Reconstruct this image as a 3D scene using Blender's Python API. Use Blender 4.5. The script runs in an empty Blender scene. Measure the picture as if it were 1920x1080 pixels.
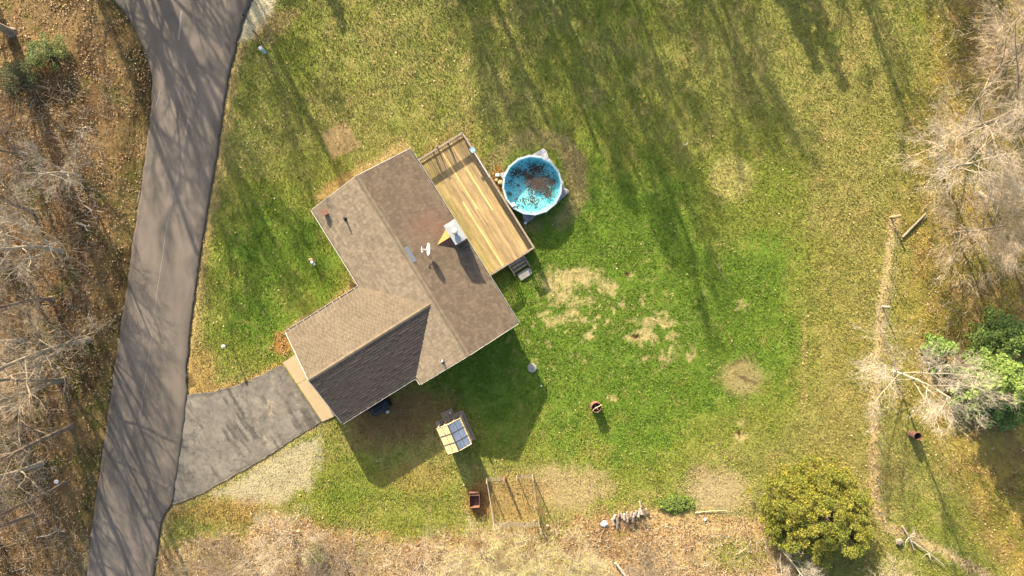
import bpy, math, random
import numpy as np
from mathutils import Vector, Matrix

random.seed(7)
scene = bpy.context.scene
C = scene.collection

# ------------------------------------------------------------------ camera, sky, sun, exposure
CAM_H = 54.0
PX = CAM_H * 36.0 / 24.0 / 1920.0          # metres of ground per photo pixel
SUN_EL = math.radians(24.0)
SUN_AZ = math.radians(22.5)                # shadows run this far east of south
cam = bpy.data.cameras.new('camera'); cam.lens = 24; cam.sensor_width = 36; cam.clip_end = 2500; cam.clip_start = 0.5
cam_o = bpy.data.objects.new('camera', cam); C.objects.link(cam_o); cam_o.location = (0, 0, CAM_H)
scene.camera = cam_o
world = bpy.data.worlds.new('World'); scene.world = world; world.use_nodes = True
wn = world.node_tree
sky_t = wn.nodes.new('ShaderNodeTexSky'); sky_t.sky_type = 'NISHITA'; sky_t.sun_disc = False
sky_t.sun_elevation = SUN_EL; sky_t.sun_rotation = 2*math.pi - SUN_AZ
sky_t.air_density = 1.0; sky_t.dust_density = 3.0; sky_t.ozone_density = 0.6
wn.links.new(sky_t.outputs[0], wn.nodes['Background'].inputs[0])
wn.nodes['Background'].inputs[1].default_value = 0.125
sun = bpy.data.lights.new('sun', 'SUN'); sun.energy = 5.0; sun.angle = math.radians(0.5); sun.color = (1.0, 0.87, 0.68)
sun_o = bpy.data.objects.new('sun', sun); C.objects.link(sun_o); sun_o.location = (-20, 50, 40)
sdir = Vector((math.sin(SUN_AZ)*math.cos(SUN_EL), -math.cos(SUN_AZ)*math.cos(SUN_EL), -math.sin(SUN_EL)))
sun_o.rotation_euler = sdir.to_track_quat('-Z', 'Y').to_euler()
vs = scene.view_settings
scene.display_settings.display_device = 'sRGB'
vs.view_transform = 'Standard'; vs.look = 'None'; vs.gamma = 1.0; vs.use_curve_mapping = False
vs.exposure = 1.85
KLIT = 2.2                                  # lit sRGB seen in the photo / KLIT = base colour

# ------------------------------------------------------------------ helpers
def P(u, v, h=0.0):
    """ground-plan position of a photo pixel for a point h metres above the ground"""
    k = PX * (CAM_H - h) / CAM_H
    return Vector(((u - 960) * k, (540 - v) * k, h))

def lin(r, g, b, k=1.0):
    f = lambda c: (c/12.92 if c <= 0.04045 else ((c+0.055)/1.055)**2.4)
    return tuple(f(c/255.0)/k for c in (r, g, b))

def lit(r, g, b): return lin(r, g, b, KLIT)

class MB:
    """collects vertices, faces and vertex colours of one mesh"""
    def __init__(s): s.v = []; s.f = []; s.c = []
    def add(s, vs, fs, col=None):
        n = len(s.v); s.v.extend(vs); s.f.extend(tuple(i+n for i in f) for f in fs)
        if col is not None: s.c.extend([col]*len(vs))
    def box(s, x0, x1, y0, y1, z0, z1, col=None, M=None):
        vs = [(x, y, z) for z in (z0, z1) for x, y in ((x0, y0), (x1, y0), (x1, y1), (x0, y1))]
        if M is not None: vs = [tuple(M @ Vector(p)) for p in vs]
        s.add(vs, [(3, 2, 1, 0), (4, 5, 6, 7), (0, 1, 5, 4), (1, 2, 6, 5), (2, 3, 7, 6), (3, 0, 4, 7)], col)
    def prism(s, poly, z0, z1, col=None):
        n = len(poly); a = sum(poly[i][0]*poly[(i+1) % n][1]-poly[(i+1) % n][0]*poly[i][1] for i in range(n))
        if a < 0: poly = poly[::-1]
        vs = [(p[0], p[1], z0) for p in poly] + [(p[0], p[1], z1) for p in poly]
        s.add(vs, [tuple(range(n-1, -1, -1)), tuple(range(n, 2*n))] + [(i, (i+1) % n, n+(i+1) % n, n+i) for i in range(n)], col)
    def tube(s, pts, radii, sides=6, cap=True, col=None):
        pts = [Vector(p) for p in pts]; m = len(pts); vs = []; fs = []
        for i in range(m):
            d = (pts[min(i+1, m-1)] - pts[max(i-1, 0)])
            d = d.normalized() if d.length > 1e-9 else Vector((0, 0, 1))
            a = d.cross(Vector((0, 0, 1)) if abs(d.z) < 0.9 else Vector((1, 0, 0))).normalized(); b = d.cross(a)
            r = radii[i] if hasattr(radii, '__len__') else radii
            for k in range(sides):
                t = 2*math.pi*k/sides; q = pts[i] + (a*math.cos(t) + b*math.sin(t))*r; vs.append((q.x, q.y, q.z))
        for i in range(m-1):
            for k in range(sides):
                k2 = (k+1) % sides; fs.append((i*sides+k, i*sides+k2, (i+1)*sides+k2, (i+1)*sides+k))
        if cap: fs.append(tuple(range(sides-1, -1, -1))); fs.append(tuple(range((m-1)*sides, m*sides)))
        s.add(vs, fs, col)
    def lathe(s, prof, n=24, c=(0, 0, 0), col=None, a0=0.0):
        vs = []; fs = []; m = len(prof)
        for r, z in prof:
            for k in range(n):
                t = a0+2*math.pi*k/n; vs.append((c[0]+r*math.cos(t), c[1]+r*math.sin(t), c[2]+z))
        for i in range(m-1):
            for k in range(n):
                k2 = (k+1) % n; fs.append((i*n+k, i*n+k2, (i+1)*n+k2, (i+1)*n+k))
        s.add(vs, fs, col)
    def mesh(s, name):
        me = bpy.data.meshes.new(name); me.from_pydata(s.v, [], s.f)
        if s.c and len(s.c) == len(s.v): set_col(me, np.array(s.c, dtype=np.float32))
        me.update(); return me

def set_col(me, cols):
    at = me.color_attributes.new('Col', 'FLOAT_COLOR', 'POINT')
    a = np.ones((len(cols), 4), dtype=np.float32); a[:, :3] = cols[:, :3]
    at.data.foreach_set('color', a.ravel())

def mesh_np(name, verts, faces, cols=None):
    """faces: (n,3) or (n,4) index array"""
    me = bpy.data.meshes.new(name); k = faces.shape[1]
    me.vertices.add(len(verts)); me.vertices.foreach_set('co', np.asarray(verts, dtype=np.float32).ravel())
    me.loops.add(faces.size); me.loops.foreach_set('vertex_index', faces.astype(np.int32).ravel())
    me.polygons.add(len(faces)); me.polygons.foreach_set('loop_start', np.arange(0, faces.size, k, dtype=np.int32))
    me.update(calc_edges=True)
    if cols is not None: set_col(me, np.asarray(cols, dtype=np.float32))
    return me

def tag(o, label=None, cat=None, group=None, kind=None):
    for k, v in (('label', label), ('category', cat), ('group', group), ('kind', kind)):
        if v: o[k] = v
    return o

def thing(name, label, cat, loc=(0, 0, 0), rotz=0.0, group=None):
    o = bpy.data.objects.new(name, None); C.objects.link(o); o.empty_display_size = 0.3
    o.location = loc; o.rotation_euler = (0, 0, rotz); return tag(o, label, cat, group)

def obj(name, m, material, parent=None, loc=None, smooth=False, label=None, kind=None):
    me = m if isinstance(m, bpy.types.Mesh) else m.mesh(name)
    if material is not None and not me.materials: me.materials.append(material)
    if smooth: me.polygons.foreach_set('use_smooth', [True]*len(me.polygons))
    o = bpy.data.objects.new(name, me); C.objects.link(o)
    if parent: o.parent = parent
    if loc is not None: o.location = loc
    return tag(o, label=label, kind=kind)

def copy_tree(o, parent=None):
    c = o.copy(); C.objects.link(c)
    if parent: c.parent = parent
    for ch in [x for x in list(o.children)]: copy_tree(ch, c)
    return c

# ------------------------------------------------------------------ materials
def mat(name, col=(.5, .5, .5), rough=0.85, attr=False, noise=(), bump=None, spec=0.25, metal=0.0, coord='Object', stretch=None):
    m = bpy.data.materials.new(name); m.use_nodes = True; nt = m.node_tree; N = nt.nodes; L = nt.links
    b = N['Principled BSDF']; b.inputs['Roughness'].default_value = rough
    b.inputs['Specular IOR Level'].default_value = spec; b.inputs['Metallic'].default_value = metal
    tc = N.new('ShaderNodeTexCoord'); src = tc.outputs[coord]
    if stretch:
        mp = N.new('ShaderNodeMapping'); mp.inputs['Scale'].default_value = stretch; L.new(src, mp.inputs[0]); src = mp.outputs[0]
    if attr:
        a = N.new('ShaderNodeAttribute'); a.attribute_name = 'Col'; cur = a.outputs['Color']
    else:
        r = N.new('ShaderNodeRGB'); r.outputs[0].default_value = (*col, 1); cur = r.outputs[0]
    for sc, am in noise:
        t = N.new('ShaderNodeTexNoise'); t.inputs['Scale'].default_value = sc; t.inputs['Detail'].default_value = 4
        L.new(src, t.inputs['Vector'])
        mr = N.new('ShaderNodeMapRange'); mr.inputs[1].default_value = .28; mr.inputs[2].default_value = .72
        mr.inputs[3].default_value = 1-am; mr.inputs[4].default_value = 1+am; L.new(t.outputs['Fac'], mr.inputs[0])
        vm = N.new('ShaderNodeVectorMath'); vm.operation = 'SCALE'
        L.new(cur, vm.inputs[0]); L.new(mr.outputs[0], vm.inputs['Scale']); cur = vm.outputs[0]
    L.new(cur, b.inputs['Base Color'])
    if bump:
        t = N.new('ShaderNodeTexNoise'); t.inputs['Scale'].default_value = bump[0]; t.inputs['Detail'].default_value = 5
        L.new(src, t.inputs['Vector'])
        bp = N.new('ShaderNodeBump'); bp.inputs['Strength'].default_value = bump[1]; bp.inputs['Distance'].default_value = bump[2] if len(bump) > 2 else .03
        L.new(t.outputs['Fac'], bp.inputs['Height']); L.new(bp.outputs[0], b.inputs['Normal'])
    return m

M = {}
M['ground'] = mat('ground_soil_and_turf', attr=True, rough=.95, spec=.1, noise=((6, .14), (22, .26)), bump=(9, .6, .10))
M['grass'] = mat('grass_blade', attr=True, rough=.8, spec=.15)
M['leaf'] = mat('dry_leaf', attr=True, rough=.8, spec=.2)
M['needle'] = mat('evergreen_foliage', attr=True, rough=.75, spec=.2)
M['road'] = mat('road_asphalt', attr=True, rough=.9, spec=.25, noise=((30, .10), (140, .16)), bump=(120, .25, .01))
M['drive'] = mat('driveway_asphalt', attr=True, rough=.92, spec=.2, noise=((14, .14), (90, .16)), bump=(60, .3, .015))
M['concrete'] = mat('apron_concrete', lit(206, 182, 140), .9, noise=((1.3, .07), (25, .06)), bump=(50, .15, .01))
M['pale_concrete'] = mat('pale_concrete', lit(182, 177, 163), .9, noise=((5, .08), (40, .08)))
M['shingle'] = mat('asphalt_shingle', attr=True, rough=.93, spec=.2, noise=((2.2, .07), (60, .14)), bump=(130, .25, .01))
M['white_paint'] = mat('white_gutter_paint', (.46, .42, .36), .5, noise=((6, .08),))
M['siding'] = mat('wall_siding', (.52, .47, .40), .75, noise=((3, .05),))
M['trim_dark'] = mat('dark_gutter_trough', (.05, .045, .04), .8)
M['cap_metal'] = mat('painted_chimney_metal', lit(185, 189, 190), .5, noise=((3, .05), (18, .04)), spec=.4)
M['flue'] = mat('flue_cap_metal', lit(240, 226, 200), .4, spec=.4)
M['brick'] = mat('chimney_brick', attr=True, rough=.9, noise=((30, .15),))
M['osb'] = mat('cricket_sheathing', lit(205, 150, 85), .85, noise=((14, .22), (50, .15)))
M['black_pipe'] = mat('vent_pipe_rubber', (.03, .03, .035), .6)
M['pale_pipe'] = mat('vent_pipe_plastic', (.62, .63, .62), .45)
M['rust'] = mat('rusty_sheet', (.15, .072, .048), .85, noise=((8, .3), (40, .2)))
M['dark_rust'] = mat('dark_rusty_sheet', (.10, .05, .035), .85, noise=((6, .35), (40, .2)))
M['blue_felt'] = mat('bare_blue_grey_felt', (.085, .10, .125), .8, noise=((30, .4),))
M['dish_white'] = mat('dish_paint', (.50, .50, .49), .5, spec=.4)
M['steel'] = mat('galvanised_steel', (.42, .43, .44), .45, metal=.5, noise=((20, .1),))
M['wood'] = mat('weathered_board', attr=True, rough=.88, noise=((1.6, .26), (9, .26)), stretch=(6, .5, 6), bump=(20, .3, .01))
M['lumber'] = mat('new_lumber', (.48, .36, .19), .75, noise=((8, .12),))
M['oldwood'] = mat('old_grey_wood', (.20, .155, .11), .9, noise=((5, .25), (30, .15)))
M['darkwood'] = mat('dark_stained_tread', (.20, .155, .11), .85, noise=((5, .2), (30, .15)))
M['rim'] = mat('pool_rim_resin', (.27, .32, .33), .55, noise=((4, .1),))
M['liner'] = mat('pool_liner', (.24, .53, .55), .6, noise=((1.2, .10), (9, .08)))
M['poolwall'] = mat('pool_wall_metal', (.05, .26, .34), .5, noise=((3, .1),))
M['tarp'] = mat('grey_ground_tarp', (.25, .235, .235), .6, noise=((2.5, .3), (12, .2)), bump=(7, .7, .1))
M['polycarb'] = mat('greenhouse_polycarbonate', (.47, .36, .17), .3, spec=.6, noise=((2, .12),))
M['sky_toned_panel'] = mat('sky_toned_greenhouse_panel', (.10, .12, .16), .12, spec=.7, noise=((1.1, .35),))  # opaque blue-grey: sky reflection and dark interior painted into the panel colour
M['dark_metal'] = mat('dark_glazing_bar', (.035, .03, .03), .6)
M['cover'] = mat('black_vinyl_cover', (.008, .010, .016), .45, bump=(5, .6, .08))
M['bark'] = mat('pale_bark', (.33, .26, .17), .9, noise=((3, .2), (18, .2)))
M['bark_white'] = mat('silver_bark', (.31, .265, .195), .85, noise=((3, .15), (18, .15)))
M['bark_trunk'] = mat('grey_brown_trunk_bark', (.19, .155, .11), .9, noise=((3, .25), (18, .25)))
M['bark_brown'] = mat('brown_bark', (.15, .115, .08), .9, noise=((3, .25), (18, .2)))
M['ash'] = mat('burnt_ash', (.045, .04, .038), .95, noise=((12, .5),), bump=(14, .8, .05))
M['stone'] = mat('orange_fieldstone', (.32, .21, .11), .9, noise=((5, .25),))
M['white_stone'] = mat('white_stone', (.62, .58, .52), .8, noise=((6, .12),))
M['splitwood'] = mat('split_firewood', attr=True, rough=.85, noise=((8, .2),))
M['net_blue'] = mat('pale_blue_net', (.32, .48, .55), .6)
M['pedestal'] = mat('utility_pedestal_green', (.20, .36, .38), .6)
M['post_steel'] = mat('dark_fence_post_steel', (.11, .10, .09), .7)
M['wire'] = mat('galvanised_wire', (.28, .25, .21), .7)
M['seam'] = mat('road_seam_filler', (.17, .15, .135), .9)
M['glass'] = mat('window_glass', (.03, .035, .04), .08, spec=.6)

m = bpy.data.materials.new('pool_water'); m.use_nodes = True; nt = m.node_tree
for n in list(nt.nodes): nt.nodes.remove(n)
out = nt.nodes.new('ShaderNodeOutputMaterial'); mx = nt.nodes.new('ShaderNodeMixShader'); tr = nt.nodes.new('ShaderNodeBsdfTransparent')
gl = nt.nodes.new('ShaderNodeBsdfGlossy'); gl.inputs['Roughness'].default_value = .03; lw = nt.nodes.new('ShaderNodeFresnel'); lw.inputs[0].default_value = 1.33
tr.inputs[0].default_value = (.80, .97, .98, 1)
nt.links.new(lw.outputs[0], mx.inputs[0]); nt.links.new(tr.outputs[0], mx.inputs[1]); nt.links.new(gl.outputs[0], mx.inputs[2]); nt.links.new(mx.outputs[0], out.inputs[0])
M['water'] = m

# ------------------------------------------------------------------ numpy noise and masks (photo-pixel plan coordinates)
RS = np.random.RandomState(11)
TAB = RS.rand(256, 256)
def vnoise(x, y, seed=0):
    x = x + seed*37.17; y = y + seed*91.73
    xi = np.floor(x).astype(int); yi = np.floor(y).astype(int); fx = x-xi; fy = y-yi
    fx = fx*fx*(3-2*fx); fy = fy*fy*(3-2*fy)
    g = lambda a, b: TAB[a % 256, b % 256]
    return (g(xi, yi)*(1-fx)+g(xi+1, yi)*fx)*(1-fy) + (g(xi, yi+1)*(1-fx)+g(xi+1, yi+1)*fx)*fy
def fbm(x, y, seed=0, o=4):
    s = 0; a = .5; t = 0
    for i in range(o):
        s = s + a*vnoise(x*2**i, y*2**i, seed+i); t += a; a *= .55
    return s/t
def sstep(a, b, x):
    t = np.clip((x-a)/(b-a), 0, 1); return t*t*(3-2*t)
def in_poly(u, v, poly):
    r = np.zeros(u.shape, bool); n = len(poly)
    for i in range(n):
        x0, y0 = poly[i]; x1, y1 = poly[(i+1) % n]
        if y0 == y1: continue
        c = ((y0 > v) != (y1 > v)) & (u < (x1-x0)*(v-y0)/(y1-y0)+x0); r ^= c
    return r
def seg_dist(u, v, pts):
    d = np.full(u.shape, 1e9)
    for (x0, y0), (x1, y1) in zip(pts[:-1], pts[1:]):
        dx, dy = x1-x0, y1-y0; t = np.clip(((u-x0)*dx+(v-y0)*dy)/(dx*dx+dy*dy), 0, 1)
        d = np.minimum(d, np.hypot(u-x0-t*dx, v-y0-t*dy))
    return d
def poly_soft(u, v, poly, w, wob):
    d = seg_dist(u, v, poly+[poly[0]]); s = np.where(in_poly(u, v, poly), -d, d) + wob
    return sstep(w, -w, s)

ROAD_L = [(-700, 20), (-300, 90), (-150, 120), (-60, 165), (0, 210), (25, 236), (70, 261), (110, 278), (150, 286), (200, 284), (260, 277), (370, 262), (470, 247), (545, 237), (600, 228), (760, 205), (830, 195), (900, 185), (960, 176), (1010, 170), (1080, 163), (1500, 110)]
ROAD_R = [(-700, 700), (-300, 560), (-150, 515), (-60, 490), (0, 471), (40, 456), (70, 447), (100, 440), (130, 431), (170, 424), (230, 415), (280, 408), (340, 398), (420, 385), (480, 375), (540, 367), (610, 358), (690, 350), (735, 351), (800, 345), (870, 335), (945, 324), (965, 309), (980, 303), (1030, 296), (1080, 288), (1500, 235)]
rl = lambda v: np.interp(v, [p[0] for p in ROAD_L], [p[1] for p in ROAD_L])
rr = lambda v: np.interp(v, [p[0] for p in ROAD_R], [p[1] for p in ROAD_R])
DRV_T = [(351, 739), (395, 735), (440, 724), (490, 703), (529, 683)]
DRV_B = [(324, 946), (372, 928), (420, 902), (478, 869), (540, 830), (603, 790)]
BOT = [(-400, 1010), (300, 1030), (420, 1000), (520, 965), (640, 985), (760, 1010), (860, 1000), (920, 985), (1010, 975), (1120, 960), (1220, 955), (1300, 965), (1420, 965), (1440, 1000), (1520, 1120), (2400, 1300)]
LEAFLINE = [(1682, 404), (1672, 440), (1664, 500), (1655, 560), (1647, 640), (1641, 720), (1640, 800), (1638, 880), (1642, 950), (1662, 985), (1720, 1012), (1790, 1045), (1860, 1085), (1960, 1150)]

def ground_albedo(u, v):
    """albedo (n,3), grassiness, leafiness for plan positions given in photo pixels"""
    n1 = fbm(u/170, v/170, 1); n2 = fbm(u/55, v/55, 5); n3 = fbm(u/18, v/18, 9); n4 = vnoise(u/4.5, v/4.5, 13); n5 = vnoise(u/2.6, v/2.6, 17)
    wob = (n3-.5)*2
    A = lambda *c: np.array(lit(*c))
    col = np.zeros(u.shape+(3,)); leaf = np.zeros(u.shape); bare = np.zeros(u.shape)
    def mix(c, m):
        nonlocal col
        col = col*(1-m[..., None]) + A(*c)*m[..., None]
    def blob(cx, cy, rx, ry, soft=.35, rough=.35, rot=0.0):
        c, s = math.cos(rot), math.sin(rot); dx = (u-cx)*c+(v-cy)*s; dy = -(u-cx)*s+(v-cy)*c
        return sstep(1+soft, 1-soft, np.hypot(dx/rx, dy/ry) + wob*rough + (n4+n5-1)*.55*min(1, 14/min(rx, ry)))
    col[:] = A(160, 155, 84)
    g = .30 + (n1-.5)*.8 + (n2-.5)*.9
    for cx, cy, rx, ry, k in ((1230, 520, 330, 260, .75), (1120, 640, 200, 160, .5), (1060, 480, 140, 120, .35), (1290, 660, 240, 200, .3), (520, 520, 120, 150, .6),
                              (470, 640, 80, 60, .3), (560, 420, 120, 80, .3), (700, 950, 190, 60, .25), (900, 930, 60, 60, .0), (1150, 850, 130, 50, .3),
                              (900, 690, 120, 80, .7), (960, 800, 120, 70, .25), (1120, 400, 110, 80, .3), (560, 110, 120, 60, .15), (1000, 60, 120, 80, .05), (640, 830, 60, 60, .2), (680, 900, 80, 40, .2)):
        g = g + k*blob(cx, cy, rx, ry, .6, .25)
    for cx, cy, rx, ry, k in ((1600, 600, 110, 420, .3), (1500, 250, 260, 220, .18), (860, 130, 200, 160, .12), (1450, 860, 160, 120, .3), (760, 800, 130, 70, .4), (960, 910, 90, 50, .2)):
        g = g - k*blob(cx, cy, rx, ry, .6, .25)
    g = np.clip(g, 0, 1.25)
    g = g+(n4-.5)*.30+(n5-.5)*.22
    mix((148, 150, 66), sstep(.10, .60, g)); mix((124, 147, 54), sstep(.50, 1.15, g)*.95); mix((104, 132, 42), sstep(.95, 1.3, g)*.6)
    tan = sstep(.56, .80, fbm(u/24, v/24, 21)*.75+fbm(u/7, v/7, 25)*.25+(.40-g)*.22); mix((196, 170, 108), tan*.6)
    clump = sstep(.60, .74, fbm(u/11, v/11, 181)); mix((104, 124, 44), clump*.40); mix((176, 158, 92), sstep(.64, .76, fbm(u/13, v/13, 187))*.35)
    mix((180, 155, 92), blob(1600, 640, 90, 450, .5, .3)*.35)
    # right-hand rough ground under the trees
    rgt = sstep(1660, 1760, u + wob*40 + (v < 380)*(380-v)*-.15 - np.clip(v-760, 0, 400)*.55)
    mix((194, 160, 86), rgt*.72*(.55+.9*n2).clip(0, 1)); mix((122, 120, 48), rgt*sstep(.5, .65, fbm(u/40, v/40, 31))*.7)
    mix((156, 122, 80), rgt*sstep(.55, .7, fbm(u/34, v/34, 37))*.6)
    leaf = np.maximum(leaf, rgt*.25)
    # road verge and drive verge, gravel mouth
    dR = u-rr(v); mix((196, 166, 112), sstep(26, 4, np.abs(dR)+wob*12)*((v < 735) | (v > 950))*.85)
    m = poly_soft(u, v, [(440, -40), (440, 78), (474, 72), (502, 40), (520, 0), (560, -60)], 7, wob*8); mix((204, 188, 156), m*.95); bare = np.maximum(bare, m*.95)
    mix((190, 158, 106), poly_soft(u, v, [(470, 70), (500, 30), (570, 10), (540, 50), (500, 80)], 10, wob*14)*.7)
    mix((200, 165, 105), sstep(14, 2, seg_dist(u, v, DRV_T)+wob*8)*.9)
    mix((196, 158, 98), blob(375, 700, 30, 45)*.7); mix((120, 95, 62), blob(352, 716, 9, 16)*.8)
    m = poly_soft(u, v, [(395, 925), (470, 880), (540, 838), (605, 815), (600, 850), (592, 882), (570, 920), (520, 945), (450, 945)], 10, wob*18)
    mix((190, 173, 138), m*.95); bare = np.maximum(bare, m*.8)
    m = sstep(14, 2, seg_dist(u, v, DRV_B)+wob*8); mix((196, 172, 118), m*.8)
    mix((182, 140, 86), blob(420, 960, 90, 25, .5)*.6)
    # bare soil
    for poly, c in (([(597, 246), (649, 227), (674, 272), (622, 301)], (180, 150, 106)),):
        m = poly_soft(u, v, poly, 4, wob*5); mix(c, m*.95); bare = np.maximum(bare, m*.8)
    m = sstep(20, 3, seg_dist(u, v, [(600, 372), (680, 318), (760, 274)])+wob*9); mix((186, 158, 108), m*.8); bare = np.maximum(bare, m*.6)
    m = sstep(13, 2, seg_dist(u, v, [(540, 618), (610, 580), (668, 530)])+wob*7); mix((192, 164, 114), m*.85)
    m = blob(532, 642, 22, 24); mix((188, 135, 75), m*.9); leaf = np.maximum(leaf, m*.7)
    m = blob(632, 350, 46, 16, .4, .3, -.6); mix((176, 140, 84), m*.7)
    m = sstep(26, 6, np.abs(np.hypot(u-1004, v-340)-84)+wob*16)*sstep(.35, .6, fbm(u/40, v/40, 44)+.12); mix((182, 158, 108), m*.7)
    mix((188, 160, 112), blob(1076, 318, 22, 44)*.7); mix((192, 130, 66), blob(934, 338, 12, 22)*.9)
    scuff = np.zeros(u.shape)
    for cx, cy, rx, ry in ((1062, 528, 46, 26), (1102, 522, 34, 20), (1050, 552, 34, 22), (1140, 535, 18, 14), (1055, 600, 26, 10), (1030, 605, 14, 9), (1068, 590, 16, 12), (1085, 565, 26, 12), (1010, 592, 9, 5),
                           (1210, 602, 30, 10), (1205, 628, 26, 17), (1252, 606, 16, 9), (1262, 625, 14, 7), (1257, 658, 8, 11), (1185, 632, 12, 9), (1295, 665, 12, 5), (1292, 676, 5, 7), (1210, 672, 8, 6), (1245, 674, 16, 6),
                           (1390, 572, 12, 10), (1180, 515, 10, 5), (1146, 745, 9, 5), (1390, 817, 11, 9), (1388, 794, 8, 6), (1105, 630, 10, 6), (1096, 600, 8, 6), (1140, 600, 6, 5), (1165, 570, 7, 5)):
        scuff = np.maximum(scuff, blob(cx, cy, rx*1.25, ry*1.25, .75, .5))
    m = sstep(.62, .94, scuff*.50+fbm(u/6, v/6, 141)*.48+fbm(u/22, v/22, 143)*.26)
    m = np.maximum(m, blob(1120, 600, 190, 95, .5, .3)*sstep(.70, .82, fbm(u/9, v/9, 171, 2)+.03)*.9); mix((208, 182, 128), m*.85); bare = np.maximum(bare, m*.75)
    mix((70, 48, 30), blob(1194, 630, 9, 4, .3, .3)); mix((92, 66, 44), blob(1384, 571, 4, 5, .3, .3)); mix((95, 66, 42), blob(1385, 811, 4, 5)); mix((96, 60, 38), blob(1176, 514, 5, 3))
    m = blob(1392, 708, 40, 34, .4, .3); mix((178, 156, 108), m*.85); bare = np.maximum(bare, m*.6); mix((112, 92, 66), blob(1396, 710, 26, 4, .5, .9, .45)*.8); mix((130, 108, 74), blob(1380, 682, 20, 3, .5, .9, -.5)*.7)
    mix((196, 182, 108), blob(1371, 334, 39, 43, .2, .2)*.9)
    # shaded brown soil behind the garage, kitchen garden, dirt by the brush
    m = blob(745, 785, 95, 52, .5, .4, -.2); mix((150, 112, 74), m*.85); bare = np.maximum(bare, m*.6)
    m = blob(1065, 915, 75, 42, .45, .5); mix((192, 164, 120), m*.85); bare = np.maximum(bare, m*.7)
    m = blob(965, 935, 62, 48, .3, .3); mix((186, 152, 100), m*.8); bare = np.maximum(bare, m*.5)
    m = blob(900, 935, 26, 40, .4, .3); mix((170, 122, 74), m*.8)
    m = blob(1345, 925, 62, 36, .4, .5); mix((190, 164, 124), m*.85); bare = np.maximum(bare, m*.7)
    m = blob(1310, 885, 18, 14, .4, .6); mix((188, 160, 116), m*.8)
    m = blob(780, 895, 60, 30, .5, .5); mix((186, 156, 92), m*.55)
    # second faint line of leaves, leaf line at the fence
    m = sstep(7, 2, np.abs(u-1508-(v-700)*-.01)+wob*5)*sstep(560, 620, v)*sstep(800, 770, v); mix((184, 158, 104), m*.5); leaf = np.maximum(leaf, m*.2)
    m = sstep(13, 3, seg_dist(u, v, LEAFLINE)+wob*7+(n4-.5)*6); mix((212, 184, 132), m*.8); leaf = np.maximum(leaf, m*.9)
    # leaf-strewn brush along the bottom edge
    yb = np.interp(u, [p[0] for p in BOT], [p[1] for p in BOT])
    m = sstep(-14, 16, v-yb+wob*22); m = m*(u > rr(v)+6)*sstep(1760, 1700, u-(v-1080)*.9)
    mix((190, 158, 112), m*.9); mix((206, 170, 120), m*sstep(1050, 1200, u)*.8); mix((164, 122, 80), m*sstep(.5, .66, fbm(u/40, v/40, 51))*.55)
    mix((142, 142, 56), m*sstep(.58, .70, fbm(u/60, v/60, 57))*.6); leaf = np.maximum(leaf, m*.8)
    mix((158, 156, 66), blob(1385, 1040, 55, 32, .6)*.8)
    mix((110, 140, 50), blob(1268, 944, 36, 17)*.8)
    # woodland floor left of the road
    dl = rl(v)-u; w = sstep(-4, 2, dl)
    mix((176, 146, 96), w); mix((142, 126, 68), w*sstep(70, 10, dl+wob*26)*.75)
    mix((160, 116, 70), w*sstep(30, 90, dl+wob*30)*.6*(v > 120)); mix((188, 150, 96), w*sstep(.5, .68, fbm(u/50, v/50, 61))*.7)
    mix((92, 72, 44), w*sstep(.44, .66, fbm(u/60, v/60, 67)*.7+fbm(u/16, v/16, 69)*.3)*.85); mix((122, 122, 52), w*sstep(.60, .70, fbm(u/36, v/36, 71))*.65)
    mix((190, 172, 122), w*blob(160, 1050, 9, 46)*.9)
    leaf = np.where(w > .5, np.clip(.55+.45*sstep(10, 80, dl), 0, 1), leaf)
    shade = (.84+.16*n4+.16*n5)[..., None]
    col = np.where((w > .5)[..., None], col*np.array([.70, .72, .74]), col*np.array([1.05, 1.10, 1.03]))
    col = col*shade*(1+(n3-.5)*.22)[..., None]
    grass = np.clip(1-bare-leaf, .04, 1)
    return np.clip(col, 0.004, .8), grass, leaf

# footprints where nothing grows (plan pixels)
def to_px(p): return (p[0]/PX+960, 540-p[1]/PX)
TH = math.atan2(114, 183)
HO = P(585, 393, 2.7); HO.z = 0
EX = Vector((math.cos(TH), math.sin(TH), 0)); EY = Vector((-math.sin(TH), math.cos(TH), 0))
def hloc(a, b): return HO + EX*a - EY*b
HW, HL_ = 8.64, 15.47
GA, GB0, GB1 = -6.57, 6.79, 14.79
DK0 = P(790, 302, .6); DK0.z = 0
DKW, DKL = 3.88, 10.45
def dloc(a, b): return DK0 + EX*a - EY*b
POOL = P(998, 347, 1.2); POOL.z = 0; POOL_R = 2.29
FOOT = [[to_px(hloc(*q)) for q in ((.4, .4), (HW-.4, .4), (HW-.4, HL_-.4), (.4, HL_-.4))],
        [to_px(hloc(*q)) for q in ((GA+.3, GB0+.3), (.5, GB0+.3), (.5, GB1-.3), (GA+.3, GB1-.3))],
        [to_px(dloc(*q)) for q in ((0, 0), (DKW, 0), (DKW, DKL), (0, DKL))],
        DRV_T+[(553, 663), (645, 775)]+DRV_B[::-1], [(811, 796), (862, 772), (884, 823), (833, 848)]]
pu, pv = to_px(POOL)
def blocked(u, v):
    b = (u > rl(v)-1) & (u < rr(v)+1)
    for f in FOOT: b |= in_poly(u, v, f)
    return b | (np.hypot(u-pu, v-pv) < POOL_R/PX)

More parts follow.
